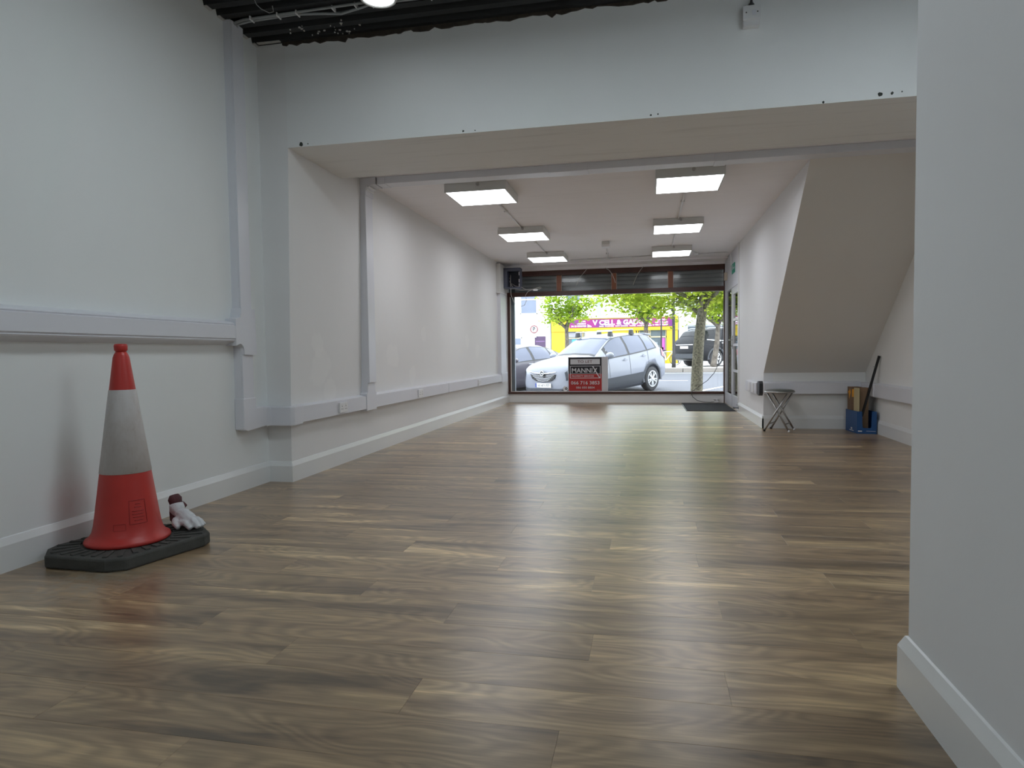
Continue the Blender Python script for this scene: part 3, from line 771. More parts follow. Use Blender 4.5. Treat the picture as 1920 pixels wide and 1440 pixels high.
for q, pts in enumerate(([(-2.475, 12.010, 2.410), (-2.465, 11.960, 2.290), (-2.445, 11.880, 2.190), (-2.435, 11.860, 2.020), (-2.375, 11.880, 1.870), (-2.275, 11.900, 1.810), (-2.195, 11.900, 1.830), (-2.155, 11.900, 1.920), (-2.175, 11.900, 2.010), (-2.125, 11.900, 2.080), (-2.025, 11.910, 2.120), (-1.905, 11.910, 2.155), (-1.875, 11.910, 2.140), (-1.955, 11.910, 2.110), (-2.105, 11.910, 2.115), (-2.255, 11.910, 2.105), (-2.405, 11.920, 2.150), (-2.485, 11.960, 2.290)],
        [(-2.465, 12.010, 2.250), (-2.365, 11.920, 2.190), (-2.245, 11.900, 2.160), (-2.155, 11.900, 2.110), (-2.055, 11.900, 2.115), (-1.995, 11.900, 2.110)],
        [(-2.495, 12.020, 2.350), (-2.465, 11.960, 2.320), (-2.455, 11.960, 2.390), (-2.465, 11.980, 2.250), (-2.455, 11.960, 2.210)])):
    part('wire', M['cable'], t, lambda b: b.tube(pts, .0045, 6), smooth=True)
part('wire_connector', M['upvc2'], t, lambda b: b.box(-2.03, -1.95, 11.895, 11.92, 2.09, 2.115), bevel=.003)
for pts, lab in (([(-1.10, 12.47, 2.52), (-1.14, 12.46, 2.47), (-1.22, 12.45, 2.38), (-1.28, 12.46, 2.27), (-1.305, 12.47, 2.22)], 'loose white wire end hanging left over the upper panes'),
            ([(-.76, 12.47, 2.525), (-.69, 12.46, 2.48), (-.63, 12.45, 2.40), (-.59, 12.46, 2.30), (-.575, 12.47, 2.24)], 'loose white wire end hanging over the middle mullion of the upper panes'),
            ([(-.06, 12.47, 2.525), (-.10, 12.46, 2.48), (-.17, 12.45, 2.38), (-.22, 12.46, 2.27), (-.25, 12.47, 2.19)], 'loose white wire end hanging over the third upper pane')):
    tag(part('loose_wire', M['cable'], None, lambda b: b.tube(pts, .006, 6), smooth=True), lab, 'wire', 'loose wire ends over the upper panes')
tag(part('alarm_contact', M['beige'], None, lambda b: b.box(1.345, 1.395, 12.25, 12.33, 2.20, 2.335), bevel=.006), 'small beige alarm contact beside the top of the window', 'alarm contact')
t = thing('exit_sign', 'small green exit sign above the entrance door', 'sign', (1.39, 11.40, 2.24))
part('plate', M['green'], t, lambda b: b.box(1.386, 1.3955, 11.20, 11.55, 2.22, 2.38))
def run(b):
    b.lathe([(.016, 0), (.016, .002)], (1.384, 11.44, 2.345), 10, axis='x')
    b.hexa([(1.384, 11.45, 2.28), (1.386, 11.45, 2.28), (1.386, 11.42, 2.28), (1.384, 11.42, 2.28), (1.384, 11.47, 2.33), (1.386, 11.47, 2.33), (1.386, 11.42, 2.33), (1.384, 11.42, 2.33)])
    b.box(1.384, 1.386, 11.26, 11.36, 2.29, 2.31); b.prism([(11.26, 2.27), (11.22, 2.30), (11.26, 2.33)], 'x', 1.384, 1.386)
tag(part('pictogram', M['white'], t, run), kind='stuff')
tag(part('hanging_cable', M['cable_d'], None, lambda b: b.tube([(1.365, 12.53, 2.04), (1.36, 12.53, 1.75), (1.345, 12.53, 1.3), (1.32, 12.53, .95), (1.27, 12.53, .70), (1.20, 12.53, .55), (1.08, 12.53, .41), (.95, 12.53, .32), (.86, 12.52, .25), (.80, 12.51, .21), (.795, 12.50, .17), (.82, 12.49, .11), (.90, 12.48, .045), (1.0, 12.48, .022), (1.12, 12.48, .016), (1.194, 12.49, .024)], .006, 6), smooth=True), 'thin dark cable hanging down the window and looping over the sill', 'cable')
t = thing('cable_plug', 'small clear white plug on the floor under the sill by the mat', 'plug', (1.24, 12.49, .012))
part('body', M['upvc2'], t, lambda b: b.box(1.20, 1.28, 12.47, 12.53, .012, .045), bevel=.006)
part('tab', M['upvc2'], t, lambda b: b.box(1.19, 1.30, 12.535, 12.555, .062, .072))
part('stem', M['upvc2'], t, lambda b: b.box(1.235, 1.25, 12.52, 12.55, .03, .066))

# ================================================================== THINGS IN THE ROOM
def text_fit(b, body, x0, x1, z0, z1, y, depth=.002, bold=0.0, mi=0):
    vs, fs = text_geo(body, 1.0, 0.0, bold)
    ax = min(v[0] for v in vs); bx = max(v[0] for v in vs); az = min(v[1] for v in vs); bz = max(v[1] for v in vs)
    q = [(x0 + (v[0] - ax) / (bx - ax) * (x1 - x0), y, z0 + (v[1] - az) / (bz - az) * (z1 - z0)) for v in vs]
    return b.add(q, fs, mi)

# ---- traffic cone
CX, CY = -2.502, 2.753
t = thing('traffic_cone', 'tall red and white traffic cone on a grey rubber base', 'traffic cone', (CX, CY, 0))
BASE = [(-2.69, 2.465), (-2.36, 2.455), (-2.285, 2.50), (-2.185, 2.895), (-2.20, 2.955), (-2.31, 3.055), (-2.64, 3.062), (-2.71, 3.02), (-2.79, 2.625), (-2.775, 2.56)]
cb_ = part('rubber_base', M['rubber'], t, lambda b: b.prism(BASE, 'z', 0, .060), bevel=.010)
for k in range(30):
    a = 2 * PI * k / 30 + .1
    r0, r1 = .200, .40
    c, s = math.cos(a), math.sin(a)
    # keep the bar inside the base outline
    while not all(((BASE[(i + 1) % 10][0] - BASE[i][0]) * (CY + r1 * s - BASE[i][1]) - (BASE[(i + 1) % 10][1] - BASE[i][1]) * (CX + r1 * c - BASE[i][0])) / math.hypot(BASE[(i + 1) % 10][0] - BASE[i][0], BASE[(i + 1) % 10][1] - BASE[i][1]) > .022 for i in range(10)): r1 -= .004
    if r1 < r0 + .015: continue
    w = .010
    part('tread_bar', M['rubber'], cb_, lambda b: b.hexa([(CX + r0 * c - w * s, CY + r0 * s + w * c, .058), (CX + r0 * c + w * s, CY + r0 * s - w * c, .058), (CX + r1 * c + w * s, CY + r1 * s - w * c, .058), (CX + r1 * c - w * s, CY + r1 * s + w * c, .058),
                                                        (CX + r0 * c - w * s, CY + r0 * s + w * c, .066), (CX + r0 * c + w * s, CY + r0 * s - w * c, .066), (CX + r1 * c + w * s, CY + r1 * s - w * c, .066), (CX + r1 * c - w * s, CY + r1 * s + w * c, .066)]))
def crad(z): return .111 + (.399 - z) * .135
prof = [(.172, .060), (.184, .064), (.188, .073), (.184, .083), (.168, .092), (crad(.13) + .006, .115), (crad(.16) + .002, .15), (crad(.20), .20), (crad(.399), .399), (crad(.80), .80), (crad(.955), .955), (.031, .970), (.026, .978), (.022, .986)]
part('cone_body', M['red'], t, lambda b: b.lathe(prof, (CX, CY, 0), 56), smooth=True)
part('top_knob', M['red'], t, lambda b: b.lathe([(.022, .984), (.029, .992), (.030, 1.012), (.026, 1.021), (.008, 1.022)], (CX, CY, 0), 32), smooth=True)
part('reflective_sleeve', M['band'], t, lambda b: b.lathe([(crad(.400) + .0005, .400), (crad(.402) + .0025, .402), (crad(.797) + .0025, .797), (crad(.80) + .0005, .80)], (CX, CY, 0), 56, closed=False), smooth=True)
cam_a = math.atan2(-CY, -CX)
def frame_on_cone(a0, a1, z0, z1, r=.0022):
    pts = []
    for q in range(7): pts.append((a0 + (a1 - a0) * q / 6, z0))
    for q in range(1, 7): pts.append((a1, z0 + (z1 - z0) * q / 6))
    for q in range(1, 7): pts.append((a1 + (a0 - a1) * q / 6, z1))
    for q in range(1, 6): pts.append((a0, z1 + (z0 - z1) * q / 6))
    return [(CX + (crad(z) + .0005) * math.cos(a), CY + (crad(z) + .0005) * math.sin(a), z) for a, z in pts]
part('moulded_frame', M['reddeep'], t, lambda b: b.tube(frame_on_cone(cam_a + .06, cam_a + .60, .165, .275), .0022, 6, closed=True), smooth=True)
part('moulded_frame', M['reddeep'], t, lambda b: b.tube(frame_on_cone(cam_a - .42, cam_a - .06, .140, .170), .0018, 6, closed=True), smooth=True)
def moulded_lines(b):
    for z, a0, a1 in ((.258, .26, .42), (.243, .22, .46), (.224, .14, .52), (.210, .14, .50), (.196, .16, .52), (.181, .2, .46)):
        b.tube([(CX + (crad(z)) * math.cos(cam_a + a0 + (a1 - a0) * q / 5), CY + crad(z) * math.sin(cam_a + a0 + (a1 - a0) * q / 5), z) for q in range(6)], .0022, 5)
tag(part('moulded_lines', M['reddeep'], t, moulded_lines, smooth=True), kind='stuff')

# ---- work gloves behind the cone
def glove(name, label, palm, fingers, thumb, cuff, mat, cuffmat, loc):
    t = thing(name, label, 'glove', loc, 'work gloves dropped behind the traffic cone', local=True)
    b = MB()
    b.tube(*palm, n=12)
    for f in fingers + [thumb]: b.tube(*f, n=10)
    o = b.build('hand', mat, t, smooth=True)
    rm = o.modifiers.new('knit', 'REMESH'); rm.mode = 'VOXEL'; rm.voxel_size = .005; rm.use_smooth_shade = True
    part('cuff', cuffmat, t, lambda b: b.tube(*cuff, n=14), smooth=True)
    return t
def fin(a, b_, c, r): return ([a, b_, c], [r, r * 1.02, r * .72])
glove('work_glove', 'white work glove lying on the cone base with its fingers toward the window', ([(-.075, .0, .075), (-.03, .0, .066), (.012, .0, .046), (.03, .0, .034)], [.026, .037, .040, .030]),
      [fin((.0, -.034, .04), (.050, -.040, .040), (.082, -.038, .016), .0165), fin((.01, -.012, .05), (.065, -.013, .052), (.105, -.010, .018), .0170), fin((.01, .012, .05), (.062, .016, .050), (.100, .018, .018), .0165), fin((.0, .034, .042), (.045, .042, .036), (.074, .046, .015), .0150)],
      fin((-.045, -.035, .05), (-.018, -.055, .036), (.018, -.062, .018), .0165), ([(-.066, .0, .074), (-.085, .002, .092), (-.095, .004, .118)], [.030, .038, .034]), M['glove_w'], M['glove_w'], (-2.352, 2.985, .062)).rotation_euler = (0, 0, R(-18))
glove('work_glove', 'maroon-backed work glove slumped between the cone and the wall', ([(0, 0, .05), (.0, .01, .10), (-.01, .01, .150)], [.032, .040, .030]),
      [fin((.02, .0, .08), (.050, -.005, .085), (.070, -.010, .055), .0150), fin((.015, .025, .07), (.045, .035, .065), (.07, .04, .040), .0150), fin((-.01, .035, .06), (-.01, .055, .05), (-.01, .075, .03), .014), fin((.0, -.02, .06), (.018, -.035, .045), (.03, -.042, .018), .014)],
      fin((.0, .02, .13), (.02, .03, .135), (.03, .04, .12), .013), ([(-.008, .010, .140), (-.015, .012, .165), (-.022, .014, .185)], [.030, .034, .022]), M['glove_d'], M['glove_d'], (-2.440, 3.015, .040))

# ---- folding stool
t = thing('folding_stool', 'round grey folding stool with crossed steel legs by the recess', 'stool', (1.530, 8.225, 0), local=True)
part('seat', simple('grey_stool_vinyl', (.10, .11, .10), .35, var=.12), t, lambda b: b.lathe([(.14, .448), (.163, .452), (.168, .464), (.160, .478), (.13, .488), (.02, .491)], (0, 0, 0), 36), smooth=True)
part('seat_rim', M['steel'], t, lambda b: b.lathe([(.165, .452), (.171, .456), (.171, .466), (.165, .469)], (0, 0, 0), 36, closed=False), smooth=True)
dx = Vector((.095, .272, 0)); dx.normalize(); pxv = Vector((.272, -.095, 0)); pxv.normalize()
for nm, sg, hw in (('outer_leg_frame', 1, .140), ('inner_leg_frame', -1, .118)):
    bot, top = pxv * (-.135 * sg), pxv * (.115 * sg)
    def legs(b):
        for s in (-1, 1):
            b.tube([bot + dx * (hw * s) + Vector((0, 0, .006)), top + dx * (hw * s * .8) + Vector((0, 0, .445))], .0105, 10)
    o = part(nm, M['steel'], t, legs, smooth=True)
    part('crossbar', M['steel'], o, lambda b: b.tube([bot * .66 + dx * (-hw * .95) + Vector((0, 0, .088)), bot * .66 + dx * (hw * .95) + Vector((0, 0, .088))], .008, 8), smooth=True)
    for s in (-1, 1):
        part('foot_cap', M['upvc2'] if sg < 0 else M['black'], o, lambda b: b.lathe([(.013, 0), (.014, .012), (.012, .022)], tuple(bot + dx * (hw * s)), 10), smooth=True)
t.rotation_euler = (0, 0, R(-6))

# ---- blue tray with cartons in the recess
A = Vector((2.312, 8.015)); B_ = Vector((2.502, 7.965)); C_ = Vector((2.290, 8.362)); D_ = B_ + (C_ - A); D_.x = 2.500
ux = (B_ - A); uy = (C_ - A)
def TP(u, v, z): q = A + ux * u + uy * v; return (q.x, q.y, z)
def slab(b, u0, u1, v0, v1, z0, z1): b.hexa([TP(u0, v0, z0), TP(u1, v0, z0), TP(u1, v1, z0), TP(u0, v1, z0), TP(u0, v0, z1), TP(u1, v0, z1), TP(u1, v1, z1), TP(u0, v1, z1)])
t = thing('display_tray', 'blue cardboard display tray with a cut-out front in the recess corner', 'cardboard tray', (2.40, 8.17, 0))
part('bottom', M['blue'], t, lambda b: slab(b, 0, 1, 0, 1, 0, .006))
part('side', M['blue'], t, lambda b: slab(b, 0, .03, 0, 1, .006, .25))
part('side', M['blue'], t, lambda b: slab(b, .97, 1, 0, 1, .006, .25))
part('back', M['blue'], t, lambda b: slab(b, .03, .97, .98, 1, .006, .25))
def ufront(b):
    pts = [(.03, .006), (.97, .006), (.97, .25), (.76, .25), (.74, .10)]
    for k in range(5): a = -PI / 2 * k / 4; pts.append((.68 + .06 * math.cos(a), .10 + .035 * math.sin(a)))
    for k in range(5): a = -PI / 2 - PI / 2 * k / 4; pts.append((.34 + .06 * math.cos(a), .10 + .035 * math.sin(a)))
    pts += [(.28, .10), (.26, .25), (.03, .25)]
    n = len(pts)
    vs = [TP(u, 0, z) for u, z in pts] + [TP(u, .018, z) for u, z in pts]
    b.add(vs, [tuple(range(n)), tuple(range(2 * n - 1, n - 1, -1))] + [(i, (i + 1) % n, n + (i + 1) % n, n + i) for i in range(n)])
part('front', M['blue'], t, ufront)
part('printed_mark', M['white'], t, lambda b: slab(b, -.006, 0, .40, .52, .035, .055))
part('printed_mark', M['white'], t, lambda b: slab(b, -.006, 0, .28, .64, .018, .026))
part('printed_mark', M['white'], t, lambda b: slab(b, .06, .26, -.004, 0, .022, .034))
part('printed_mark', M['white'], t, lambda b: slab(b, .48, .95, -.004, 0, .030, .033))
def carton(name, label, u0, u1, v0, v1, z1, mat, group=None):
    t = thing(name, label, 'cardboard box', TP((u0 + u1) / 2, (v0 + v1) / 2, .007), group)
    e = .02
    part('front', mat, t, lambda b: slab(b, u0, u1, v0, v0 + e, .007, z1))
    part('back', mat, t, lambda b: slab(b, u0, u1, v1 - e, v1, .007, z1))
    part('side', mat, t, lambda b: slab(b, u0, u0 + e * 1.5, v0 + e, v1 - e, .007, z1))
    part('side', mat, t, lambda b: slab(b, u1 - e * 1.5, u1, v0 + e, v1 - e, .007, z1))
    part('bottom', mat, t, lambda b: slab(b, u0 + e, u1 - e, v0 + e, v1 - e, .007, .012))
    return t
t1 = carton('cardboard_box', 'tall open dark brown cardboard box standing in the blue tray', .32, .76, .30, .60, .512, M['card'])
TAPE = simple('brown_parcel_tape', (.22, .13, .08), .3)
part('tape', TAPE, t1, lambda b: slab(b, .34, .74, .296, .30, .40, .404))
part('tape', TAPE, t1, lambda b: slab(b, .45, .72, .296, .30, .465, .468))
t2 = carton('cardboard_box', 'narrow brown carton with an orange print on its side, in the blue tray', .06, .62, .62, .96, .515, M['card_in'])
part('orange_print', M['orange'], t2, lambda b: b.add([TP(.057, .66, .45), TP(.057, .74, .50), TP(.057, .80, .47), TP(.057, .90, .46), TP(.057, .83, .43), TP(.057, .78, .37), TP(.057, .72, .42)], [tuple(range(7))]))
part('orange_print', M['orange'], t2, lambda b: slab(b, .1, .3, .617, .62, .40, .49))
tag(part('card_divider', M['cream'], None, lambda b: slab(b, .16, .24, .20, .56, .007, .508)), 'cream card sheet standing between the boxes in the blue tray', 'card')
t = thing('metal_rail', 'black metal rail leaning on the wall out of the blue tray', 'rail', (2.47, 8.2, .03))
a, b2 = Vector((2.376, 8.063, .19)), Vector((2.518, 7.966, .872))
def rail(b):
    d = (b2 - a).normalized(); n1 = d.cross(Vector((1, 0, 0))).normalized(); n2 = d.cross(n1)
    for o1, w1, w2 in ((-.010, .003, .010), (.010, .003, .010), (0, .010, .003)):
        c = n1 * o1
        ps = []
        for p in (a, b2):
            for s1, s2 in ((-1, -1), (1, -1), (1, 1), (-1, 1)): ps.append(p + c + n1 * (s1 * w1) + n2 * (s2 * w2))
        b.hexa(ps)
part('channel', M['black'], t, rail)
q = a + (b2 - a) * .82
part('peg', M['cable_g'], t, lambda b: b.tube([q, q + Vector((-.035, -.03, .005))], .003, 6))

# ---- door mat, door stop
t = thing('door_mat', 'charcoal grey door mat in front of the entrance door', 'mat', (1.0, 11.6, 0))
part('pile', M['mat'], t, lambda b: b.box(.625, 1.355, 10.80, 12.38, .001, .011), bevel=.003)
part('rubber_edge', M['black'], t, lambda b: (b.box(.605, .625, 10.78, 12.40, .0005, .005), b.box(1.355, 1.37, 10.78, 12.40, .0005, .005), b.box(.625, 1.355, 10.78, 10.80, .0005, .005), b.box(.625, 1.355, 12.38, 12.40, .0005, .005)))
t = thing('door_stop', 'small grey door stop on the skirting beside the entrance door', 'door stop', (1.37, 10.58, .07))
part('stem', M['alu'], t, lambda b: b.lathe([(.026, 1.369), (.022, 1.364), (.010, 1.360), (.010, 1.310), (.016, 1.308), (.016, 1.292)], (0, 10.56, .075), 14, axis='x'), smooth=True)

# ---- letting board in the window
BLK = simple('board_black', (.012, .013, .018), .4); RED = simple('board_red', (.42, .025, .025), .4, var=.08); LGR = simple('board_light_grey', (.62, .62, .64), .5)
SX0, SX1, SZ0, SZ1, SY = -1.470, -.846, .222, .858, 12.560
fx = lambda u: SX0 + (u - 130) / 1090 * (SX1 - SX0)
fz = lambda v: SZ1 - (v - 110) / 1175 * (SZ1 - SZ0)
t = thing('letting_board', 'black and red TO LET board standing on the window sill', 'sign', (-1.1, SY, .205))
part('backing', LGR, t, lambda b: b.box(SX0 - .012, SX1 + .118, SY + .006, SY + .014, .205, .868))
part('black_panel', BLK, t, lambda b: b.box(SX0, SX1, SY, SY + .0055, fz(685), SZ1))
part('red_panel', RED, t, lambda b: b.box(SX0, SX1, SY, SY + .0055, SZ0, fz(685)))
part('white_strip', LGR, t, lambda b: b.box(fx(185), fx(1165), SY - .001, SY + .002, fz(350), fz(165)))
part('lettering', simple('board_dark_red_ink', (.10, .012, .02), .5), t, lambda b: text_fit(b, 'TO LET', fx(425), fx(915), fz(302), fz(208), SY - .0015, bold=.008))
def wl(b):
    y0, y1 = SY - .001, SY + .002
    b.box(fx(170), fx(1185), y0, y1, fz(422), fz(405)); b.box(fx(170), fx(1185), y0, y1, fz(842), fz(824))
    b.box(fx(170), fx(190), y0, y1, fz(824), fz(422)); b.box(fx(1166), fx(1185), y0, y1, fz(824), fz(422)); b.box(fx(190), fx(1166), y0, y1, fz(690), fz(676))
part('white_outline', LGR, t, wl)
part('lettering', LGR, t, lambda b: text_fit(b, 'MANNI', fx(235), fx(915), fz(645), fz(482), SY - .0015, bold=.012))
def bigx(b):
    y = SY - .0016
    b.add([(fx(905), y, fz(415)), (fx(945), y, fz(415)), (fx(1178), y, fz(835)), (fx(1140), y, fz(835))], [(0, 1, 2, 3)])
    b.add([(fx(1040), y - .0002, fz(482)), (fx(1078), y - .0002, fz(482)), (fx(985), y - .0002, fz(645)), (fx(942), y - .0002, fz(645))], [(0, 1, 2, 3)])
part('letter_x', LGR, t, bigx)
part('lettering', LGR, t, lambda b: text_fit(b, 'PROPERTY SERVICES', fx(230), fx(965), fz(790), fz(735), SY - .0015, bold=.01))
part('lettering', LGR, t, lambda b: text_fit(b, '066 716 3853', fx(200), fx(1150), fz(1060), fz(938), SY - .0015, bold=.015))
part('lettering', LGR, t, lambda b: text_fit(b, '086 050 8804', fx(370), fx(985), fz(1205), fz(1128), SY - .0015, bold=.012))
part('small_print', LGR, t, lambda b: b.box(fx(1060), fx(1185), SY - .001, SY, fz(1262), fz(1252)))
t = thing('round_sticker', 'small round white sticker with a D beside the letting board', 'sticker', (-1.545, 12.59, .26))
part('disc', M['white'], t, lambda b: b.lathe([(.050, 0), (.050, .004)], (-1.542, 12.606, .262), 24, axis='y'))
part('ring', BLK, t, lambda b: b.lathe([(.026, 0), (.026, .002)], (-1.527, 12.6035, .264), 18, axis='y'))
part('lettering', M['white'], t, lambda b: text_fit(b, 'D', -1.537, -1.515, .250, .279, 12.603, bold=.02))

# ================================================================== THE STREET
M['asphalt'] = simple('pale_asphalt', (.125, .13, .15), .9, var=.12, scale=3, bump=.3, bscale=80)
M['paving'] = simple('pale_paving', (.58, .57, .55), .9, var=.1, scale=2)
M['kerb'] = simple('kerb_stone', (.27, .245, .22), .9, var=.12, scale=3)
M['roadmark'] = simple('white_road_paint', (.80, .80, .80), .7)
ROADP = [(15.3, -.40), (16.1, -.345), (18.6, -.115), (22, -.02), (27.0, .12)]
def rz(y):
    for (a, za), (b, zb) in zip(ROADP, ROADP[1:]):
        if y <= b: return za + (zb - za) * (y - a) / (b - a)
    return .12
def road(b):
    rows = [[(x, y, z) for y, z in ROADP] for x in (-40, 40)]
    low = [[(x, y, -.8) for y, z in ROADP] for x in (-40, 40)]
    b.grid(rows)
structure('floor_road', M['asphalt'], road)
structure('floor_pavement', M['paving'], lambda b: b.hexa([(-40, 12.62, -.5), (40, 12.62, -.5), (40, 15.1, -.5), (-40, 15.1, -.5), (-40, 12.62, -.10), (40, 12.62, -.10), (40, 15.1, -.24), (-40, 15.1, -.24)]))
structure('trim_kerb_near', M['kerb'], lambda b: b.hexa([(-40, 15.1, -.5), (40, 15.1, -.5), (40, 15.32, -.5), (-40, 15.32, -.5), (-40, 15.1, -.235), (40, 15.1, -.235), (40, 15.30, -.26), (-40, 15.30, -.26)]), bevel=.02)
structure('floor_pavement_far', M['paving'], lambda b: b.box(-40, 40, 27.28, 60, -.3, .285))
for k in range(12):
    x0 = -14 + k * 2.2
    part('kerb_stone', M['kerb'], bpy.data.objects['floor_pavement_far'], lambda b: b.box(x0, x0 + 2.18, 27.0, 27.28, -.1, .29), bevel=.02)
def mark(label, p0, p1, w=.1):
    d = Vector((p1[0] - p0[0], p1[1] - p0[1])); n = Vector((-d.y, d.x)).normalized() * w / 2
    b = MB(); rows = []
    for q in range(9):
        p = Vector(p0) + d * q / 8
        rows.append([(p.x - n.x, p.y - n.y, rz(p.y - n.y) + .006), (p.x + n.x, p.y + n.y, rz(p.y + n.y) + .006)])
    b.grid(rows)
    return tag(b.build('road_marking', M['roadmark']), label, 'road marking', 'white lines on the road')
mark('white parking bay line running behind the near tree trunk', (.45, 16.6), (2.6, 20.6), .12)
mark('white parking bay line left of the silver car', (-4.0, 16.5), (-1.7, 19.8), .12)
mark('short white dash behind the silver car', (.1, 22.3), (1.3, 22.25), .10)
mark('long white line along the foot of the far kerb', (-12, 26.4), (12, 26.4), .12)

# ---- a car, built along its own length (s from the nose back, w to its left, z up)
def car_geometry(st, H):
    """st rows: s, z_bottom, z_belt, z_top, w, w_top"""
    def row(s):
        s = max(st[0][0], min(st[-1][0], s))
        for a, b in zip(st, st[1:]):
            if s <= b[0]:
                f = (s - a[0]) / max(1e-6, b[0] - a[0]); return [x + (y - x) * f for x, y in zip(a, b)]
        return st[-1]
    def sect(s):
        _, zb, ze, zt, w, wt = row(s)
        return [(0, zb), (.86 * w, zb), (.965 * w, zb + .09), (w, zb + .42 * (ze - zb)), (.99 * w, zb + .74 * (ze - zb)), (.955 * w, ze),
                ((.955 * w + wt) / 2 + .02, ze + (zt - .05 - ze) * .52), (wt, zt - .05), (wt * .72, zt - .008), (0, zt + .012)]
    def pt(s, t, side):
        q = sect(s); i = min(int(t), 8); f = t - i
        return Vector((s, -side * (q[i][0] + (q[i + 1][0] - q[i][0]) * f), q[i][1] + (q[i + 1][1] - q[i][1]) * f))
    return sect, pt

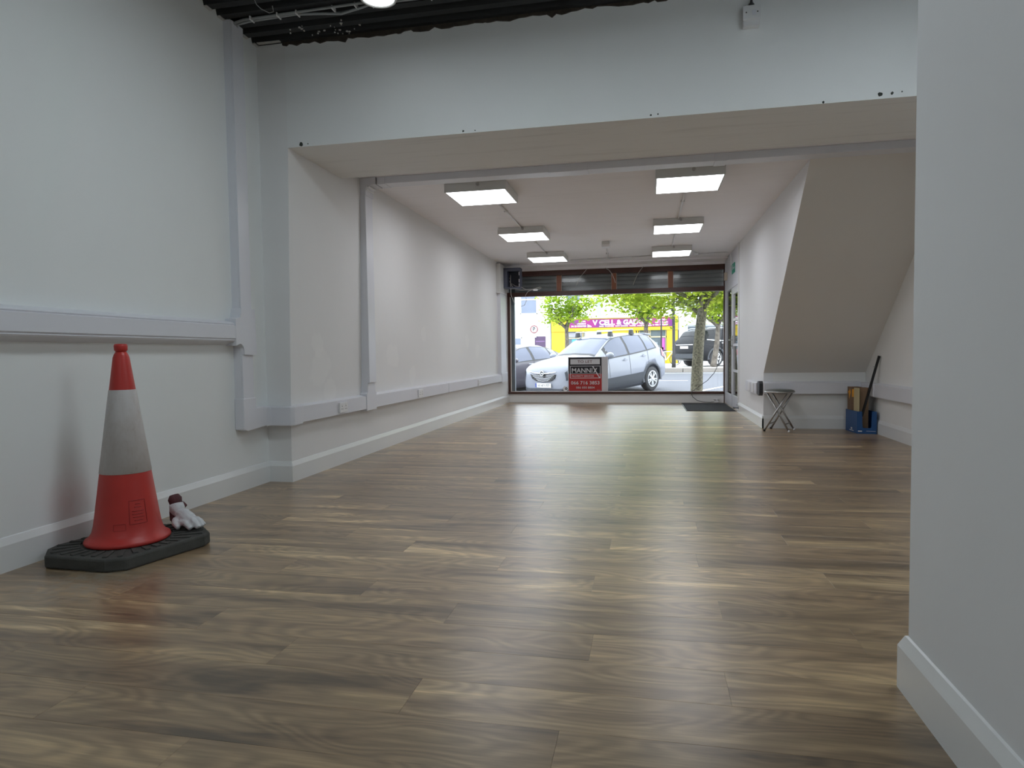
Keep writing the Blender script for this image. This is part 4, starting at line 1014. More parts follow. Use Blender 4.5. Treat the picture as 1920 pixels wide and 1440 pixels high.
def make_car(name, label, st, nose, heading, k, z0, paint, glassm, wheel_s, wheel_r, half_track, cladding=None, windows=(), screen=(), rear=(), extras=None, lights=True, spokes=10, tail=None, wheels=(0, 1, 2, 3)):
    sect, pt = car_geometry(st, 0)
    h = Vector(heading).normalized()
    e = thing(name, label, 'car', (nose[0], nose[1], z0), local=True)
    e.rotation_euler = (0, -math.atan(k), math.atan2(-h.y, -h.x))
    smax = st[-1][0]
    ss = []
    for a, b in zip(st, st[1:]):
        n = max(1, int((b[0] - a[0]) / .12))
        ss += [a[0] + (b[0] - a[0]) * i / n for i in range(n)]
    ss.append(smax)
    b = MB(); rows = []
    for s in ss:
        q = sect(s)
        ring = [(s, -w, z) for w, z in q] + [(s, w, z) for w, z in reversed(q[1:-1])]
        rows.append(ring)
    b.grid(rows, close_u=True)
    b.add(rows[0], [tuple(range(len(rows[0])))]); b.add(rows[-1], [tuple(range(len(rows[0])))])
    body = b.build('body', paint, e, smooth=True)
    # wheel openings cut out of the body
    cut = MB()
    for s in wheel_s:
        cut.lathe([(wheel_r + .055, -1.2), (wheel_r + .055, 1.2)], (s, 0, wheel_r), 28, axis='y')
    co = cut.build('wheel_cutter', M['black'])
    bm_ = body.modifiers.new('cut', 'BOOLEAN'); bm_.object = co; bm_.operation = 'DIFFERENCE'; bm_.solver = 'EXACT'
    dg = bpy.context.evaluated_depsgraph_get(); dg.update()
    # evaluate without the parent transform: move the cutter with the car
    co.parent = e
    dg.update()
    me = bpy.data.meshes.new_from_object(body.evaluated_get(dg))
    body.modifiers.clear(); body.data = me
    for p in me.polygons: p.use_smooth = True
    bpy.data.objects.remove(co)
    def patch(nm, mat, s0, s1, t0, t1, side, off=.006, ns=8, nt=4, parent=e, skew=0.0):
        b = MB(); rows = []
        for i in range(ns + 1):
            r = []
            for j in range(nt + 1):
                t = t0 + (t1 - t0) * j / nt
                s = s0 + (s1 - s0) * i / ns + skew * (t - t0)
                p = pt(s, t, side)
                n = (pt(s + .02, t, side) - pt(s - .02, t, side)).cross(pt(s, min(9, t + .05), side) - pt(s, max(0, t - .05), side))
                n.normalize()
                c = Vector((s, 0, .7))
                if n.dot(p - c) < 0: n = -n
                r.append(p + n * off)
            rows.append(r)
        b.grid(rows)
        return b.build(nm, mat, parent, smooth=True)
    for s0, s1 in windows:
        for side in (1, -1):
            patch('side_window', glassm, s0, s1, 5.12, 6.90, side, ns=10)
    if screen:
        b = MB(); rows = []
        s0, s1, tt = screen
        for i in range(9):
            s = s0 + (s1 - s0) * i / 8; r = []
            for j in range(-8, 9):
                t = 9 - (9 - tt) * abs(j) / 8; p = pt(s, t, 1 if j < 0 else -1); r.append(p + Vector((-.006, 0, .006)))
            rows.append(r)
        b.grid(rows); b.build('windscreen', glassm, e, smooth=True)
    if rear:
        b = MB(); rows = []
        s0, s1, tt = rear
        for i in range(7):
            s = s0 + (s1 - s0) * i / 6; r = []
            for j in range(-8, 9):
                t = 9 - (9 - tt) * abs(j) / 8; p = pt(s, t, 1 if j < 0 else -1); r.append(p + Vector((.008, 0, .006)))
            rows.append(r)
        b.grid(rows); b.build('rear_window', glassm, e, smooth=True)
    if cladding:
        for side in (1, -1):
            patch('sill_cladding', cladding, wheel_s[0] + wheel_r + .06, wheel_s[1] - wheel_r - .04, 1.2, 3.0, side, .012, 10, 4)
            for s in wheel_s:
                b = MB(); rows = []
                for i in range(15):
                    a = R(-8) + (PI + R(16)) * i / 14
                    r = []
                    for rr, off in ((wheel_r + .05, -.05), (wheel_r + .05, .012), (wheel_r + .13, .008), (wheel_r + .14, -.03)):
                        x, z = s + rr * math.cos(a), wheel_r + rr * math.sin(a)
                        q = sect(x); wv = max(w for w, zz in q)
                        # width of the body at this height
                        ww = 0
                        for (w1, z1), (w2, z2) in zip(q[2:], q[3:]):
                            if z1 <= z <= z2: ww = w1 + (w2 - w1) * (z - z1) / max(1e-6, z2 - z1)
                        ww = ww or wv
                        r.append((x, -side * (ww + off), z))
                    rows.append(r)
                b.grid(rows); b.build('arch_cladding', cladding, e, smooth=True)
    tyre_m = M['tyre']; rim_m = M['rim']
    wi = 0
    for s in wheel_s:
        for side in (1, -1):
            y = -side * half_track
            wh = part('wheel', tyre_m, e, lambda b: b.lathe([(wheel_r * .66, -.10), (wheel_r * .92, -.105), (wheel_r, -.075), (wheel_r, .075), (wheel_r * .92, .105), (wheel_r * .66, .10)], (s, y, wheel_r), 36, axis='y'), smooth=True)
            def rimf(b):
                o = -side * .095
                R1 = wheel_r * .66
                b.lathe([(R1 * 1.02, 0), (R1 * 1.02, -side * .012), (R1 * .90, -side * .012), (R1 * .88, side * .05)], (s, y + o, wheel_r), 32, axis='y', closed=False)
                for q in range(spokes):
                    a = 2 * PI * q / spokes + (.12 if q % 2 else -.12)
                    c, d = math.cos(a), math.sin(a)
                    w0, w1 = R1 * .10, R1 * .07
                    P = []
                    for yy in (y + o - side * .010, y + o + side * .012):
                        P += [(s + R1 * .12 * c - w0 * d, yy, wheel_r + R1 * .12 * d + w0 * c), (s + R1 * .12 * c + w0 * d, yy, wheel_r + R1 * .12 * d - w0 * c), (s + R1 * .93 * c + w1 * d, yy, wheel_r + R1 * .93 * d - w1 * c), (s + R1 * .93 * c - w1 * d, yy, wheel_r + R1 * .93 * d + w1 * c)]
                    b.hexa(P)
                b.lathe([(R1 * .22, side * .01), (R1 * .22, -side * .016), (R1 * .05, -side * .02)], (s, y + o, wheel_r), 16, axis='y')
            part('rim', rim_m, wh, rimf)
            part('brake_shadow', M['black'], wh, lambda b: b.lathe([(wheel_r * .62, 0), (wheel_r * .62, .02)], (s, y - side * .03, wheel_r), 24, axis='y'))
    return e, patch, pt, sect

M['tyre'] = simple('tyre_rubber', (.045, .045, .05), .8, var=.2)
M['rim'] = simple('alloy_rim', (.60, .61, .64), .3, metal=.6, var=.05)
M['silver'] = simple('pale_silver_paint', (.25, .265, .32), .34, metal=0.0, var=.02, coat=.4)
M['beigecar'] = simple('mauve_beige_paint', (.088, .080, .10), .35, metal=0.0, var=.02, coat=.4)
M['blackcar'] = simple('black_car_paint', (.006, .007, .011), .3, metal=0.0, var=.05, spec=.18, coat=.08)
M['carglass'] = simple('car_window_glass', (.085, .10, .155), .06, var=.05, spec=.6)
M['carglass_d'] = simple('tinted_car_window_glass', (.010, .012, .016), .06, var=.05, spec=.22)
M['cladding'] = simple('grey_plastic_cladding', (.05, .055, .068), .6, var=.08)
M['lens'] = simple('headlamp_lens', (.34, .36, .43), .1, var=.25, scale=14, spec=.8, coat=1.0)
M['redlens'] = simple('red_lamp_lens', (.30, .012, .02), .15, var=.1, coat=1.0)
M['plate'] = simple('number_plate_white', (.80, .80, .80), .5)
M['ink'] = simple('black_ink', (.02, .02, .025), .6)
M['eublue'] = simple('plate_blue', (.02, .05, .30), .5)

SUV = [(0.00, .36, .70, .84, .50, .42), (.03, .30, .76, .92, .64, .53), (.12, .25, .84, .99, .765, .62), (.30, .21, .91, 1.045, .845, .68), (.60, .19, .965, 1.09, .88, .71), (1.0, .19, .995, 1.13, .885, .72), (1.22, .19, 1.005, 1.155, .885, .70),
       (1.55, .19, 1.02, 1.345, .885, .635), (1.90, .19, 1.035, 1.53, .885, .585), (2.15, .19, 1.045, 1.60, .885, .572), (2.7, .19, 1.07, 1.625, .885, .572), (3.3, .20, 1.115, 1.605, .885, .56), (3.75, .22, 1.16, 1.55, .88, .545), (3.95, .25, 1.14, 1.46, .865, .53), (4.08, .28, 1.06, 1.26, .84, .60), (4.20, .31, .92, 1.04, .80, .62), (4.27, .36, .78, .86, .70, .55)]
TH_ = R(56)
e, patch, pt, sect = make_car('parked_car', 'silver compact SUV parked nose-in outside the window', SUV, (-2.48, 16.12), (-math.cos(TH_), -math.sin(TH_)), .0664, -.342, M['silver'], M['carglass'], (.87, 3.42), .335, .775, M['cladding'],
    windows=((1.62, 2.38), (2.47, 3.22), (3.28, 3.66)), screen=(1.27, 2.0, 7.25), rear=(3.88, 4.06, 7.2))
for s in (2.42, 1.52):
    for side in (1, -1): patch('door_seam', M['cladding'], s, s + .010, 2.2, 5.0, side, .004, 1, 8)
CWL = [pt(1.20 + .07 * i, 9 - 1.75 * abs(j) / 8, 1 if j < 0 else -1) + Vector((-.004, 0, .006)) for i in (0, 1) for j in range(-8, 9)]
part('scuttle', M['black'], e, lambda b: b.grid([CWL[:17], CWL[17:]]))
for side in (1, -1):
    patch('window_surround', M['black'], 1.50, 3.72, 5.0, 6.98, side, .003, 22, 4)
    patch('pillar_trim', M['black'], 2.38, 2.47, 5.1, 6.92, side, .004, 2, 6)
    patch('door_seam', M['cladding'], 3.26, 3.27, 3.2, 5.0, side, .004, 1, 6)
    patch('headlamp_surround', M['cladding'], .06, .66, 3.75, 5.5, side, .008, 8, 5)
    patch('headlamp', M['lens'], .10, .60, 4.15, 5.3, side, .013, 8, 4)
    patch('tail_lamp', M['redlens'], 3.93, 4.22, 4.1, 5.5, side, .014, 5, 4)
    patch('lower_bumper_trim', M['cladding'], .03, .50, .9, 2.5, side, .014, 8, 4)
    for s in (2.22, 3.06):
        p = pt(s, 4.55, side)
        part('door_handle', M['silver'], e, lambda b: b.box(p.x - .09, p.x + .09, p.y - side * .035 - .006, p.y - side * .035 + .006, p.z - .012, p.z + .014), bevel=.005)
        part('handle_cup', M['silver'], e, lambda b: b.lathe([(.045, 0), (.045, .004)], (p.x, p.y - side * .007, p.z), 14, axis='y'))
    p = pt(1.52, 5.3, side)
    mir = part('wing_mirror', M['silver'], e, lambda b: b.grid([[(p.x - .05 + .11 * math.cos(a) * math.sin(u) * (1 if math.cos(a) < 0 else .55), p.y - side * (.13 + .115 * math.cos(u)), p.z + .06 + .085 * math.sin(a) * math.sin(u)) for a in [2 * PI * j / 16 for j in range(16)]] for u in [PI * i / 10 for i in range(11)]], close_u=True), smooth=True)
    part('mirror_stalk', M['black'], mir, lambda b: b.hexa([(p.x - .04, p.y, p.z - .03), (p.x + .03, p.y, p.z - .03), (p.x + .03, p.y - side * .12, p.z + .0), (p.x - .04, p.y - side * .12, p.z + .0), (p.x - .04, p.y, p.z + .01), (p.x + .03, p.y, p.z + .01), (p.x + .03, p.y - side * .12, p.z + .04), (p.x - .04, p.y - side * .12, p.z + .04)]))
def grille(b): b.prism([(-.42, .770), (.42, .770), (.37, .665), (.23, .600), (0, .575), (-.23, .600), (-.37, .665)], 'x', -.030, .03)
part('grille', M['black'], e, grille)
for q in range(5):
    z = .608 + q * .034; w = .18 + q * .05 if q < 4 else .37
    part('grille_bar', M['chrome'], e, lambda b: b.tube([(-.034, -w, z + .014), (-.034, 0, z - .006), (-.034, w, z + .014)], .0032, 6))
part('grille_chrome_bar', M['chrome'], e, lambda b: b.tube([(-.028, -.43, .830), (-.036, -.2, .802), (-.04, 0, .790), (-.036, .2, .802), (-.028, .43, .830)], [.012, .015, .02, .015, .012], 8), smooth=True)
bdg = part('badge_ring', M['chrome'], e, lambda b: b.tube([(-.062, .058 * math.cos(2 * PI * k / 20), .80 + .058 * math.sin(2 * PI * k / 20)) for k in range(20)], .009, 6, closed=True), smooth=True)
part('badge_bolt', M['chrome'], bdg, lambda b: b.add([(-.06, .085, .816), (-.06, -.02, .804), (-.06, -.02, .814), (-.06, -.085, .786), (-.06, .02, .796), (-.06, .02, .788)], [(0, 1, 2), (3, 4, 5), (1, 2, 4, 5)]))
part('badge_disc', M['cladding'], bdg, lambda b: b.lathe([(.056, 0), (.056, .01)], (-.057, 0, .80), 20, axis='x'))
npl = part('number_plate', M['plate'], e, lambda b: b.box(-.040, -.026, -.26, .26, .445, .555), bevel=.003)
part('plate_band', M['eublue'], npl, lambda b: b.box(-.0415, -.039, .215, .26, .447, .553))
def plate_text(b):
    vs, fs = text_geo('161-KY-777', 1.0, 0, .012)
    ax = min(v[0] for v in vs); bx = max(v[0] for v in vs); az = min(v[1] for v in vs); bz = max(v[1] for v in vs)
    b.add([(-.0415, .185 - (v[0] - ax) / (bx - ax) * .40, .468 + (v[1] - az) / (bz - az) * .065) for v in vs], fs)
part('plate_lettering', M['ink'], npl, plate_text)
part('bumper_intake', M['cladding'], e, lambda b: b.prism([(-.62, .42), (.62, .42), (.52, .33), (-.52, .33)], 'x', -.02, .25))
for s in (2.05, 2.98):
    bar = part('roof_bar', M['rim'], e, lambda b: b.box(s - .03, s + .03, -.60, .60, 1.70, 1.725), bevel=.008)
    for side in (1, -1):
        part('roof_bar_foot', M['black'], bar, lambda b: b.hexa([(s - .07, side * .50, 1.585), (s + .07, side * .50, 1.585), (s + .07, side * .60, 1.565), (s - .07, side * .60, 1.565), (s - .045, side * .50, 1.70), (s + .045, side * .50, 1.70), (s + .045, side * .585, 1.70), (s - .045, side * .585, 1.70)]), bevel=.01)
part('spoiler', M['silver'], e, lambda b: b.hexa([(3.70, -.5, 1.545), (3.70, .5, 1.545), (4.02, .46, 1.50), (4.02, -.46, 1.50), (3.70, -.5, 1.585), (3.70, .5, 1.585), (4.04, .46, 1.54), (4.04, -.46, 1.54)]), bevel=.01)

SED = [(0.0, .32, .52, .62, .50, .42), (.04, .26, .60, .70, .66, .56), (.2, .20, .70, .80, .80, .66), (.6, .17, .80, .90, .87, .72), (1.1, .17, .86, .97, .885, .72), (1.35, .17, .875, 1.0, .885, .70), (1.75, .17, .89, 1.20, .885, .62), (2.15, .17, .90, 1.33, .885, .56), (2.6, .17, .91, 1.37, .885, .55), (3.1, .18, .92, 1.34, .885, .54), (3.5, .19, .935, 1.24, .88, .54), (3.9, .20, .94, 1.07, .875, .62), (4.25, .24, .92, 1.02, .85, .66), (4.45, .28, .82, .96, .80, .62), (4.52, .34, .66, .78, .70, .55)]
e2, patch2, pt2, _ = make_car('parked_car', 'mauve-beige saloon car partly hidden behind the silver car', SED, (-5.28, 17.25), (-math.cos(R(55)), -math.sin(R(55))), .045, -.28, M['beigecar'], M['carglass'], (.92, 3.55), .32, .775, None,
    windows=((1.72, 2.42), (2.52, 3.22), (3.28, 3.55)), screen=(1.40, 2.12, 7.25), rear=(3.3, 3.85, 7.2))
for side in (1, -1):
    patch2('window_surround', M['black'], 1.60, 3.62, 5.0, 6.98, side, .003, 22, 4)
    patch2('pillar_trim', M['black'], 2.42, 2.52, 5.1, 6.92, side, .004, 2, 6)
    for s in (2.46, 3.35): patch2('door_seam', M['cladding'], s, s + .010, 2.0, 5.0, side, .004, 1, 8)
    patch2('tail_lamp', M['redlens'], 4.3, 4.48, 4.0, 5.6, side, .01, 4, 3); patch2('headlamp', M['lens'], .08, .5, 4.2, 5.6, side, .01, 5, 3)
    for s in (2.30, 3.20):
        p = pt2(s, 4.6, side)
        part('door_handle', M['chrome'], e2, lambda b: b.box(p.x - .09, p.x + .09, p.y - side * .03 - .006, p.y - side * .03 + .006, p.z - .012, p.z + .012), bevel=.004)
    p = pt2(1.66, 5.25, side)
    part('wing_mirror', M['beigecar'], e2, lambda b: b.grid([[(p.x - .04 + .09 * math.cos(a) * math.sin(u), p.y - side * (.12 + .10 * math.cos(u)), p.z + .05 + .07 * math.sin(a) * math.sin(u)) for a in [2 * PI * j / 14 for j in range(14)]] for u in [PI * i / 8 for i in range(9)]], close_u=True), smooth=True)

BSU = [(0.0, .38, .64, .80, .55, .45), (.05, .30, .74, .90, .72, .58), (.3, .24, .88, 1.02, .86, .70), (.8, .22, .96, 1.10, .91, .74), (1.3, .22, 1.02, 1.18, .91, .72), (1.75, .22, 1.04, 1.45, .91, .64), (2.1, .22, 1.06, 1.60, .91, .60), (2.5, .22, 1.07, 1.67, .91, .59), (3.3, .22, 1.09, 1.68, .91, .58), (3.9, .23, 1.12, 1.63, .905, .57), (4.25, .25, 1.15, 1.54, .90, .56), (4.45, .28, 1.10, 1.28, .88, .62), (4.58, .32, .95, 1.10, .85, .66), (4.66, .40, .74, .88, .78, .62)]
h3 = Vector((.80, .60)).normalized(); rear3 = Vector((1.58, 29.6)); nose3 = rear3 + h3 * 4.66
e3, patch3, pt3, _ = make_car('parked_car', 'black SUV parked tail-on across the street behind the near tree', BSU, (nose3.x, nose3.y), (h3.x, h3.y), 0.0, .285, M['blackcar'], M['carglass_d'], (.95, 3.65), .36, .80, M['cladding'],
    windows=((1.85, 2.55), (2.65, 3.45), (3.55, 4.05)), screen=(1.36, 2.15, 7.25), rear=(4.16, 4.42, 7.2), spokes=10)
for side in (1, -1):
    patch3('tail_lamp', M['redlens'], 4.34, 4.62, 4.6, 5.7, side, .012, 5, 3)
    patch3('window_chrome', M['chrome'], 1.7, 4.15, 5.0, 5.12, side, .010, 12, 1)
    for s in (2.40, 3.30):
        p = pt3(s, 4.65, side)
        part('door_handle', M['chrome'], e3, lambda b: b.box(p.x - .11, p.x + .11, p.y - side * .03 - .008, p.y - side * .03 + .008, p.z - .016, p.z + .016), bevel=.004)
    part('roof_rail', M['chrome'], e3, lambda b: b.tube([(2.2, -side * .60, 1.63), (2.4, -side * .60, 1.69), (3.8, -side * .58, 1.67), (4.05, -side * .57, 1.60)], .014, 6), smooth=True)
part('rear_plate', M['plate'], e3, lambda b: b.box(4.655, 4.672, -.26, .26, .78, .89))
part('rear_chrome', M['chrome'], e3, lambda b: b.box(4.60, 4.655, -.55, .55, .935, .965))
part('rear_bumper_trim', M['cladding'], e3, lambda b: b.hexa([(4.45, -.84, .30), (4.67, -.70, .36), (4.67, .70, .36), (4.45, .84, .30), (4.45, -.86, .52), (4.685, -.72, .56), (4.685, .72, .56), (4.45, .86, .52)]), bevel=.02)
for s in (-1, 1): part('reversing_lamp', M['lens'], e3, lambda b: b.box(4.60, 4.66, s * .69 - .09, s * .69 + .09, .96, 1.03))

# ---- trees
def tree(name, label, x, y, z, r0, h, crown_c, crown_r, nclump, nleaf, lsize, seed, leaf, bk, forks, lean=(0, 0), group='street trees'):
    rnd = random.Random(seed)
    t = thing(name, label, 'tree', (x, y, z), group, local=True)
    top = Vector((lean[0], lean[1], h))
    pts = []
    for i in range(9):
        f = i / 8
        pts.append((top.x * f + .02 * math.sin(f * 5 + seed), top.y * f, h * f))
    rad = [r0 * (1.12 if i == 0 else 1) * (1 - .32 * i / 8) for i in range(9)]
    part('trunk', bk, t, lambda b: b.tube(pts, rad, 12), smooth=True)
    ends = []
    for i, (a, up, ln) in enumerate(forks):
        st = Vector(pts[7 if i % 2 else 8]) - Vector((0, 0, .1 * (i % 3)))
        d = Vector((math.cos(a) * ln, math.sin(a) * ln, up))
        mid = st + d * .5 + Vector((rnd.uniform(-.1, .1), rnd.uniform(-.1, .1), -.06))
        en = st + d
        part('branch', bk, t, lambda b: b.tube([st, st + d * .22, mid, st + d * .8 + Vector((0, 0, .05)), en], [r0 * .48, r0 * .40, r0 * .30, r0 * .2, r0 * .1], 8), smooth=True)
        for q in range(4):
            s2 = st + d * rnd.uniform(.35, .95); d2 = Vector((rnd.uniform(-1, 1), rnd.uniform(-1, 1), rnd.uniform(-.2, .8))) * ln * .38
            ends.append(s2 + d2)
            part('twig', bk, t, lambda b: b.tube([s2, s2 + d2 * .5 + Vector((0, 0, .03)), s2 + d2], [r0 * .16, r0 * .1, r0 * .05], 6), smooth=True)
    b = MB()
    cc, cr = Vector(crown_c), Vector(crown_r)
    clumps = []
    while len(clumps) < nclump:
        v = Vector((rnd.uniform(-1, 1), rnd.uniform(-1, 1), rnd.uniform(-1, 1)))
        if .25 < v.length < 1.0:
            clumps.append(cc + Vector((v.x * cr.x, v.y * cr.y, v.z * cr.z)))
    clumps += ends
    vs, fs = [], []
    for c in clumps:
        cs = rnd.uniform(.7, 1.25)
        for q in range(int(nleaf * cs)):
            p = c + Vector((rnd.gauss(0, 1) * .17, rnd.gauss(0, 1) * .17, rnd.gauss(0, .75) * .13)) * cs * (cr.x / 1.3)
            s = lsize * rnd.uniform(.6, 1.3)
            d = Vector((rnd.uniform(-1, 1), rnd.uniform(-1, 1), rnd.uniform(-.9, .3))).normalized()
            w = d.cross(Vector((rnd.uniform(-.5, .5), rnd.uniform(-.5, .5), 1))).normalized()
            up = w.cross(d)
            n = len(vs)
            vs += [p, p + d * s * .5 + w * s * .42 - up * s * .08, p + d * s, p + d * s * .5 - w * s * .42 - up * s * .08]
            fs += [(n, n + 1, n + 2), (n, n + 2, n + 3)]
    b.add(vs, fs)
    tag(b.build('foliage', leaf, t, fix=False), kind='stuff')
    return t
M['leaf'] = leafmat('spring_leaf', (.17, .30, .02), (.46, .58, .065))
M['leaf2'] = leafmat('spring_leaf_yellow', (.27, .38, .028), (.54, .63, .085))
M['bark'] = bark('grey_brown_bark', (.065, .052, .043), (.18, .155, .13))
M['bark2'] = bark('mossy_bark', (.04, .035, .022), (.21, .19, .135), 26)
F5 = [(.3, .9, .9), (1.5, 1.1, .7), (2.7, .8, 1.0), (3.9, 1.0, .8), (5.2, .85, .95), (.9, 1.4, .4)]
tree('street_tree', 'green street tree in front of the white house across the street', -3.42, 28.5, .285, .105, 1.9, (.12, 0, 3.12), (1.32, 1.2, 1.2), 95, 34, .135, 5, M['leaf'], M['bark'], F5)
tree('street_tree', 'green street tree hiding part of the purple shop sign', -.05, 28.1, .285, .115, 2.05, (-.15, 0, 3.32), (1.60, 1.3, 1.12), 110, 34, .135, 9, M['leaf'], M['bark'], F5)
tree('street_tree', 'darker street tree beside the black car across the street', 2.70, 28.5, .285, .125, 1.85, (.35, 0, 3.2), (1.5, 1.2, 1.1), 105, 34, .135, 12, M['leaf'], M['bark'], F5, lean=(.22, 0))
tree('street_tree', 'thick mottled tree trunk close outside the window, with yellow-green leaves', 1.02, 14.75, -.23, .135, 2.35, (-.25, .45, 2.66), (1.95, .95, .60), 190, 36, .105, 21, M['leaf2'], M['bark2'], [(.4, .7, .9), (2.4, .45, .8), (3.3, .7, 1.0), (5.5, .8, .8), (1.3, 1.0, .6), (4.3, 1.1, .5)], lean=(.16, 0))

# ---- poles and signs on the far side
M['pole'] = simple('dark_grey_pole_paint', (.03, .028, .031), .5, var=.1)
t = thing('lamp_post', 'thick dark grey lamp post left of the black car', 'lamp post', (1.085, 28.2, .285), local=True)
part('post', M['pole'], t, lambda b: b.lathe([(.085, 0), (.085, .5), (.06, .56), (.052, 5.4)], (0, 0, 0), 16), smooth=True)
part('door_cover', M['pole'], t, lambda b: b.box(-.04, .04, -.092, -.07, .15, .42))
part('bracket', M['pole'], t, lambda b: b.box(-.11, -.05, -.02, .02, 2.35, 2.75))
part('arm', M['pole'], t, lambda b: b.tube([(0, 0, 5.35), (0, -.3, 5.6), (0, -1.0, 5.75)], .035, 8), smooth=True)
part('lantern', M['pole'], t, lambda b: b.box(-.12, .12, -1.5, -.9, 5.70, 5.82), bevel=.03)
t = thing('sign_post', 'thin dark post in front of the yellow shop', 'post', (.70, 34.0, .285), local=True)
part('post', M['pole'], t, lambda b: b.lathe([(.038, 0), (.038, 2.75), (.02, 2.78)], (0, 0, 0), 12), smooth=True)
part('base_collar', M['pole'], t, lambda b: b.lathe([(.06, 0), (.06, .06), (.04, .08)], (0, 0, 0), 12))

t = thing('parking_sign', 'round white parking sign with a red rim on the white house', 'sign', (-6.44, 37.9, 2.3))
part('disc', M['white'], t, lambda b: b.lathe([(.225, 0), (.225, .015)], (-6.44, 37.90, 2.35), 28, axis='y'))
part('rim', simple('dark_red_sign_rim', (.16, .012, .02), .5), t, lambda b: b.lathe([(.228, -.006), (.228, .018), (.178, .018), (.178, -.006), (.228, -.006)], (-6.44, 37.90, 2.35), 28, axis='y', closed=False))
part('letter_p', simple('sign_black', (.008, .01, .016), .6), t, lambda b: text_fit(b, 'P', -6.51, -6.36, 2.22, 2.49, 37.893, bold=.03))
part('time_plate', M['white'], t, lambda b: b.box(-6.60, -6.32, 37.90, 37.92, 1.87, 2.09))
part('bracket', M['steel'], t, lambda b: b.box(-6.47, -6.41, 37.92, 38.0, 1.95, 2.45))
t = thing('cable_guard', 'pale vertical wall box left of the parking sign', 'wall box', (-6.83, 37.95, 2.15))
part('box', M['ledbody'], t, lambda b: b.box(-6.92, -6.72, 37.93, 38.0, 2.12, 2.52), bevel=.02)
part('latch', M['steel'], t, lambda b: b.tube([(-6.76, 37.92, 2.2), (-6.79, 37.91, 2.32), (-6.76, 37.92, 2.45)], .012, 6))

# ---- buildings
M['render_w'] = simple('white_house_render', (.80, .80, .82), .8, var=.02, scale=.6)
M['render_g'] = simple('grey_white_shopfront', (.48, .50, .53), .7, var=.03, scale=.6)
M['yellow'] = simple('yellow_shop_paint', (.50, .365, .014), .5, var=.04)
M['sign_p'] = None
def magenta():
    mt, nt, bs = newmat('magenta_sign')
    geo = N(nt, 'ShaderNodeNewGeometry'); no = N(nt, 'ShaderNodeTexNoise', i_Scale=1.3, i_Detail=2.0)
    nt.links.new(geo.outputs['Position'], no.inputs['Vector'])
    rp = N(nt, 'ShaderNodeValToRGB'); e = rp.color_ramp.elements
    e[0].position = .35; e[0].color = (.11, .017, .16, 1); e[1].position = .65; e[1].color = (.27, .010, .14, 1)
    nt.links.new(no.outputs['Fac'], rp.inputs[0]); nt.links.new(rp.outputs[0], bs.inputs['Base Color']); bs.inputs['Roughness'].default_value = .4
    return mt
M['magenta'] = magenta()
M['shopglass'] = simple('dark_shop_glass', (.10, .12, .14), .08, var=.35, scale=1.5, spec=.8)
M['winglass'] = simple('pale_house_window', (.11, .14, .21), .1, var=.25, scale=1.2, spec=.8)
M['purple'] = simple('purple_door_paint', (.06, .03, .08), .4, var=.06)
M['lead'] = simple('grey_pipe', (.30, .33, .40), .5)
FY = 38.0
h1 = thing('house', 'white rendered house across the street with a purple door', 'building', (-9.5, 40, .285))
part('wall', M['render_w'], h1, lambda b: b.box(-16, -5.42, FY, 44, -.2, 7.2))
part('roof', simple('slate_roof', (.16, .17, .19), .8), h1, lambda b: b.prism([(FY - .3, 7.2), (44.3, 7.2), (41, 9.6)], 'x', -16.2, -5.42))
def sash(parent, x0, x1, z0, z1, wall_y=FY, gl=None):
    w = part('window', M['white'], parent, lambda b: (b.box(x0, x1, wall_y - .02, wall_y + .05, z1 - .06, z1), b.box(x0, x1, wall_y - .02, wall_y + .05, z0, z0 + .07), b.box(x0, x0 + .06, wall_y - .02, wall_y + .05, z0, z1), b.box(x1 - .06, x1, wall_y - .02, wall_y + .05, z0, z1), b.box(x0, x1, wall_y - .03, wall_y + .05, (z0 + z1) / 2 - .03, (z0 + z1) / 2 + .03)))
    part('pane', gl or M['winglass'], w, lambda b: b.box(x0 + .06, x1 - .06, wall_y - .005, wall_y + .01, z0 + .07, (z0 + z1) / 2 - .03))
    part('pane', gl or M['winglass'], w, lambda b: b.box(x0 + .06, x1 - .06, wall_y - .005, wall_y + .01, (z0 + z1) / 2 + .03, z1 - .06))
    part('sill', M['render_w'], w, lambda b: b.box(x0 - .08, x1 + .08, wall_y - .14, wall_y, z0 - .13, z0))
sash(h1, -7.27, -6.25, 3.22, 4.95)
sash(h1, -10.2, -9.18, 3.22, 4.95); sash(h1, -13.2, -12.18, 3.22, 4.95)
sash(h1, -8.25, -7.18, .95, 1.90); sash(h1, -12.2, -11.0, .95, 1.90)
dpt = part('door', M['purple'], h1, lambda b: (b.box(-6.42, -5.78, FY - .02, FY + .05, .285, 1.93)))
part('door_rail', simple('purple_door_edge', (.20, .11, .26), .4), dpt, lambda b: (b.box(-6.36, -5.84, FY - .035, FY - .02, 1.62, 1.66), b.box(-6.36, -5.84, FY - .035, FY - .02, .95, .99)))
part('downpipe', M['lead'], h1, lambda b: b.tube([(-5.49, FY - .05, .3), (-5.49, FY - .05, 7.0)], .045, 8))

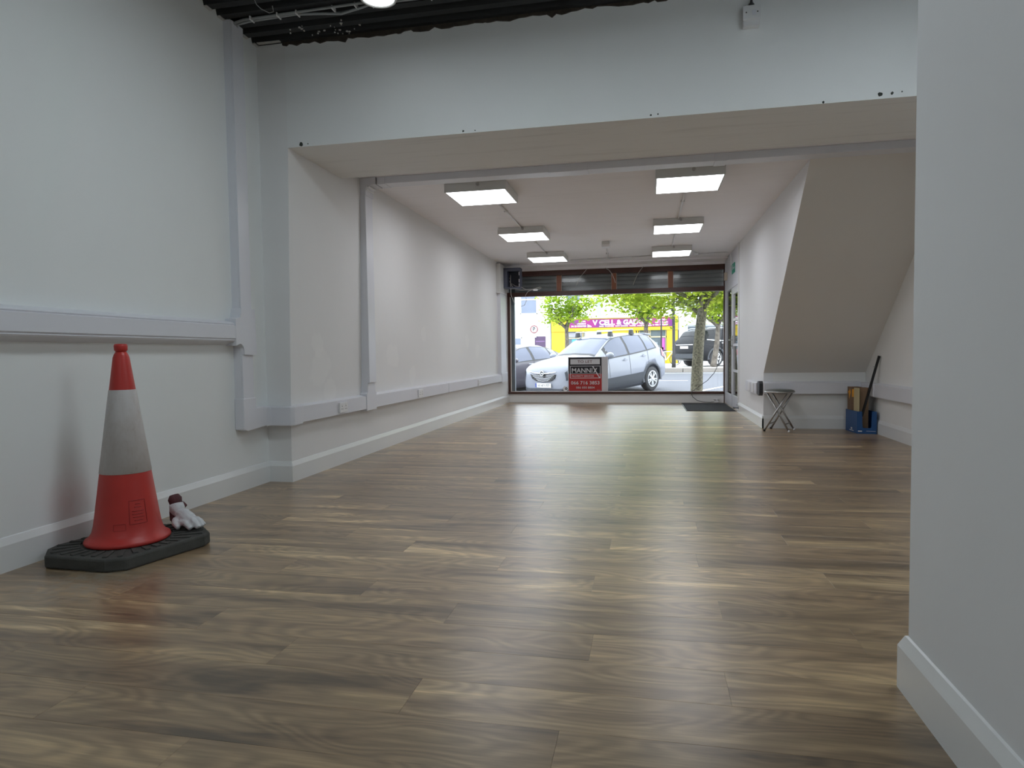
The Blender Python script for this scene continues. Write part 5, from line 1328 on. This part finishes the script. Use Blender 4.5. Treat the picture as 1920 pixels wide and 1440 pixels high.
h2 = thing('shop', 'yellow phone shop with a long purple sign across the street', 'building', (-2, 40, .285))
part('wall', M['render_w'], h2, lambda b: b.box(-5.42, 1.72, FY + .02, 44, 2.15, 7.2))
part('shop_interior', M['slate2'], h2, lambda b: b.box(-5.3, 1.6, FY + .6, FY + .7, .2, 2.2))
part('fascia', M['yellow'], h2, lambda b: b.box(-5.42, 1.68, FY - .16, FY + .1, 2.17, 2.95))
part('cornice', M['render_w'], h2, lambda b: b.box(-4.6, 1.6, FY - .26, FY + .02, 2.90, 3.02))
for x0, x1 in ((-5.42, -4.55), (1.08, 1.68), (-2.62, -.62), (-.56, -.48)):
    part('pilaster' if x1 - x0 < 1 else 'yellow_panel', M['yellow'], h2, lambda b: b.box(x0, x1, FY - .10, FY + .1, .285 if x1 - x0 < 1 else 1.78, 2.2), bevel=.01)
part('pilaster_line', simple('ochre_groove', (.55, .42, .05), .6), h2, lambda b: (b.box(-5.32, -4.65, FY - .115, FY - .10, 2.36, 2.40), b.box(-4.72, -4.69, FY - .115, FY - .10, .4, 2.36)))
part('stall_riser', M['yellow'], h2, lambda b: b.box(-4.55, 1.08, FY - .05, FY + .05, .285, .62))
for x0, x1 in ((-4.55, -3.62), (-3.58, -2.64), (-2.6, -1.62), (-1.58, -.60), (-.44, .12), (.16, 1.06)):
    f = part('window', M['cream'], h2, lambda b: (b.box(x0, x1, FY - .03, FY + .03, 1.76, 1.82), b.box(x0, x0 + .035, FY - .03, FY + .03, .62, 2.17), b.box(x1 - .035, x1, FY - .03, FY + .03, .62, 2.17)))
    part('pane', M['shopglass'], f, lambda b: b.box(x0 + .035, x1 - .035, FY, FY + .01, .62, 1.76))
    part('transom_pane', M['shopglass'], f, lambda b: b.box(x0 + .035, x1 - .035, FY, FY + .01, 1.82, 2.17))
def poster(nm, col, x0, x1, z0, z1):
    part(nm, simple(nm + '_print', col, .4, var=.3, scale=5), h2, lambda b: b.box(x0, x1, FY - .012, FY - .002, z0, z1))
poster('window_poster', (.05, .30, .62), -4.25, -3.75, 1.30, 1.72); poster('window_poster', (.30, .30, .36), -4.5, -3.7, 1.86, 2.1); poster('window_poster', (.55, .56, .60), -3.5, -2.75, 1.86, 2.12)
poster('window_poster', (.06, .05, .34), -.40, .06, 1.30, 1.74); poster('window_poster', (.42, .08, .34), .80, .98, 1.05, 1.72); poster('window_poster', (.35, .12, .42), .62, .9, .7, 1.2); poster('window_poster', (.22, .24, .27), .25, .58, 1.0, 1.5)
sb = part('sign_board', M['magenta'], h2, lambda b: b.box(-4.36, 1.44, FY - .20, FY - .16, 2.37, 2.84), bevel=.01)
WS = M['white']; SYB = FY - .206
part('sign_lettering', WS, sb, lambda b: text_fit(b, 'V CELL & GADGET', -3.04, .28, 2.50, 2.79, SYB, bold=.035))
part('sign_lettering', WS, sb, lambda b: text_fit(b, 'SIMS  PHONES  GIFT CARDS  VAPES  ACCESSORIES', -2.66, .25, 2.405, 2.465, SYB, bold=.03))
part('sign_lettering', WS, sb, lambda b: text_fit(b, 'REPAIR', -3.82, -3.43, 2.69, 2.77, SYB, bold=.03))
part('sign_lettering', WS, sb, lambda b: text_fit(b, 'UNLOCKING', -3.92, -3.42, 2.56, 2.64, SYB, bold=.03))
part('sign_lettering', WS, sb, lambda b: text_fit(b, 'IN 15 MINUTES', -4.25, -3.40, 2.42, 2.51, SYB, bold=.03))
part('sign_lettering', WS, sb, lambda b: text_fit(b, 'CONTACT:', .50, 1.08, 2.70, 2.79, SYB, bold=.03))
part('sign_lettering', WS, sb, lambda b: text_fit(b, '087 1344884', .45, 1.14, 2.555, 2.655, SYB, bold=.03))
part('sign_lettering', WS, sb, lambda b: text_fit(b, '066 7172313', .45, 1.14, 2.415, 2.51, SYB, bold=.03))
part('sign_mark', WS, sb, lambda b: b.box(-3.33, -3.10, SYB - .001, SYB + .004, 2.41, 2.46))
part('sign_mark', WS, sb, lambda b: b.prism([(-3.33, 2.50), (-3.1, 2.46), (-3.33, 2.56)], 'y', SYB - .001, SYB + .004))
part('sign_mark', WS, sb, lambda b: b.box(.30, .40, SYB - .001, SYB + .004, 2.43, 2.47))
part('downpipe', M['lead'], h2, lambda b: b.box(-2.84, -2.56, FY - .06, FY + .02, 3.02, 7.0))
part('flat_roof', M['lead'], h2, lambda b: b.box(-5.42, 1.72, FY, 44, 7.2, 7.35))
sash(h2, -.9, .2, 3.9, 5.4, FY + .02); sash(h2, -4.6, -3.5, 3.9, 5.4, FY + .02)

h3_ = thing('building', 'pale grey-white shopfront building behind the black car', 'building', (7, 40, .285))
part('wall', M['render_g'], h3_, lambda b: b.box(1.72, 16, FY + .03, 44, -.2, 7.2))
part('fascia', M['render_w'], h3_, lambda b: b.box(1.95, 9, FY - .08, FY + .03, 2.42, 3.05))
part('cornice', M['render_g'], h3_, lambda b: b.box(1.75, 9.1, FY - .22, FY + .03, 3.05, 3.22), bevel=.02)
part('pilaster', M['render_w'], h3_, lambda b: b.box(1.74, 2.05, FY - .12, FY + .03, .285, 3.05), bevel=.01)
for x0, x1 in ((2.22, 2.95), (3.02, 3.75), (3.82, 4.55), (4.7, 5.5), (5.6, 6.4)):
    f = part('window', M['white'], h3_, lambda b: (b.box(x0, x1, FY - .02, FY + .05, 1.95, 2.05), b.box(x0 - .05, x0, FY - .02, FY + .05, .9, 2.36), b.box(x1, x1 + .05, FY - .02, FY + .05, .9, 2.36)))
    part('transom_pane', M['shopglass'], f, lambda b: b.box(x0, x1, FY + .0, FY + .04, 2.05, 2.33))
    part('pane', M['winglass'], f, lambda b: b.box(x0, x1, FY + .0, FY + .04, .9, 1.95))
    part('pane_bar', M['shopglass'], f, lambda b: b.box(x0, x1, FY - .012, FY, 1.84, 1.92))
sash(h3_, 2.9, 4.0, 3.75, 5.2, FY + .03); sash(h3_, 5.6, 6.7, 3.75, 5.2, FY + .03)

# ---- bicycle by the yellow shop
t = thing('bicycle', 'small bicycle with a blue saddlebag leaning near the yellow shop', 'bicycle', (.93, 33.0, .285), local=True)
for sx_ in (-.42, .42):
    w = part('wheel', M['tyre'], t, lambda b: b.tube([(sx_ + .27 * math.cos(2 * PI * k / 24), 0, .28 + .27 * math.sin(2 * PI * k / 24)) for k in range(24)], .018, 6, closed=True), smooth=True)
    tag(part('spokes', M['chrome'], w, lambda b: [b.tube([(sx_, 0, .28), (sx_ + .26 * math.cos(PI * k / 4), 0, .28 + .26 * math.sin(PI * k / 4))], .004, 4) for k in range(8)]), kind='stuff')
def bframe(b):
    P = dict(a=(-.42, 0, .28), c=(-.02, 0, .26), s=(-.14, 0, .66), h=(.30, 0, .68), f=(.42, 0, .28))
    for p, q in (('a', 'c'), ('c', 's'), ('s', 'h'), ('c', 'h'), ('h', 'f'), ('a', 's')): b.tube([P[p], P[q]], .018, 8)
part('frame', WS, t, bframe, smooth=True)
part('handlebar', M['chrome'], t, lambda b: b.tube([(.26, -.25, .84), (.30, -.1, .80), (.29, 0, .72), (.30, .1, .80), (.26, .25, .84)], .012, 6), smooth=True)
part('saddle', M['black'], t, lambda b: b.hexa([(-.28, -.07, .70), (-.02, -.02, .70), (-.02, .02, .70), (-.28, .07, .70), (-.28, -.06, .75), (-.02, -.015, .74), (-.02, .015, .74), (-.28, .06, .75)]), bevel=.015)
part('saddlebag', simple('bright_blue_bag', (.03, .25, .62), .6), t, lambda b: b.box(-.52, -.22, -.12, .10, .52, .70), bevel=.04)

# the far end of the street beyond the terrace
structure('wall_terrace_left', M['render_w'], lambda b: b.box(-40, -16.05, FY, 44, -.2, 7))
structure('wall_terrace_right', M['render_w'], lambda b: b.box(16.05, 40, FY, 44, -.2, 7))
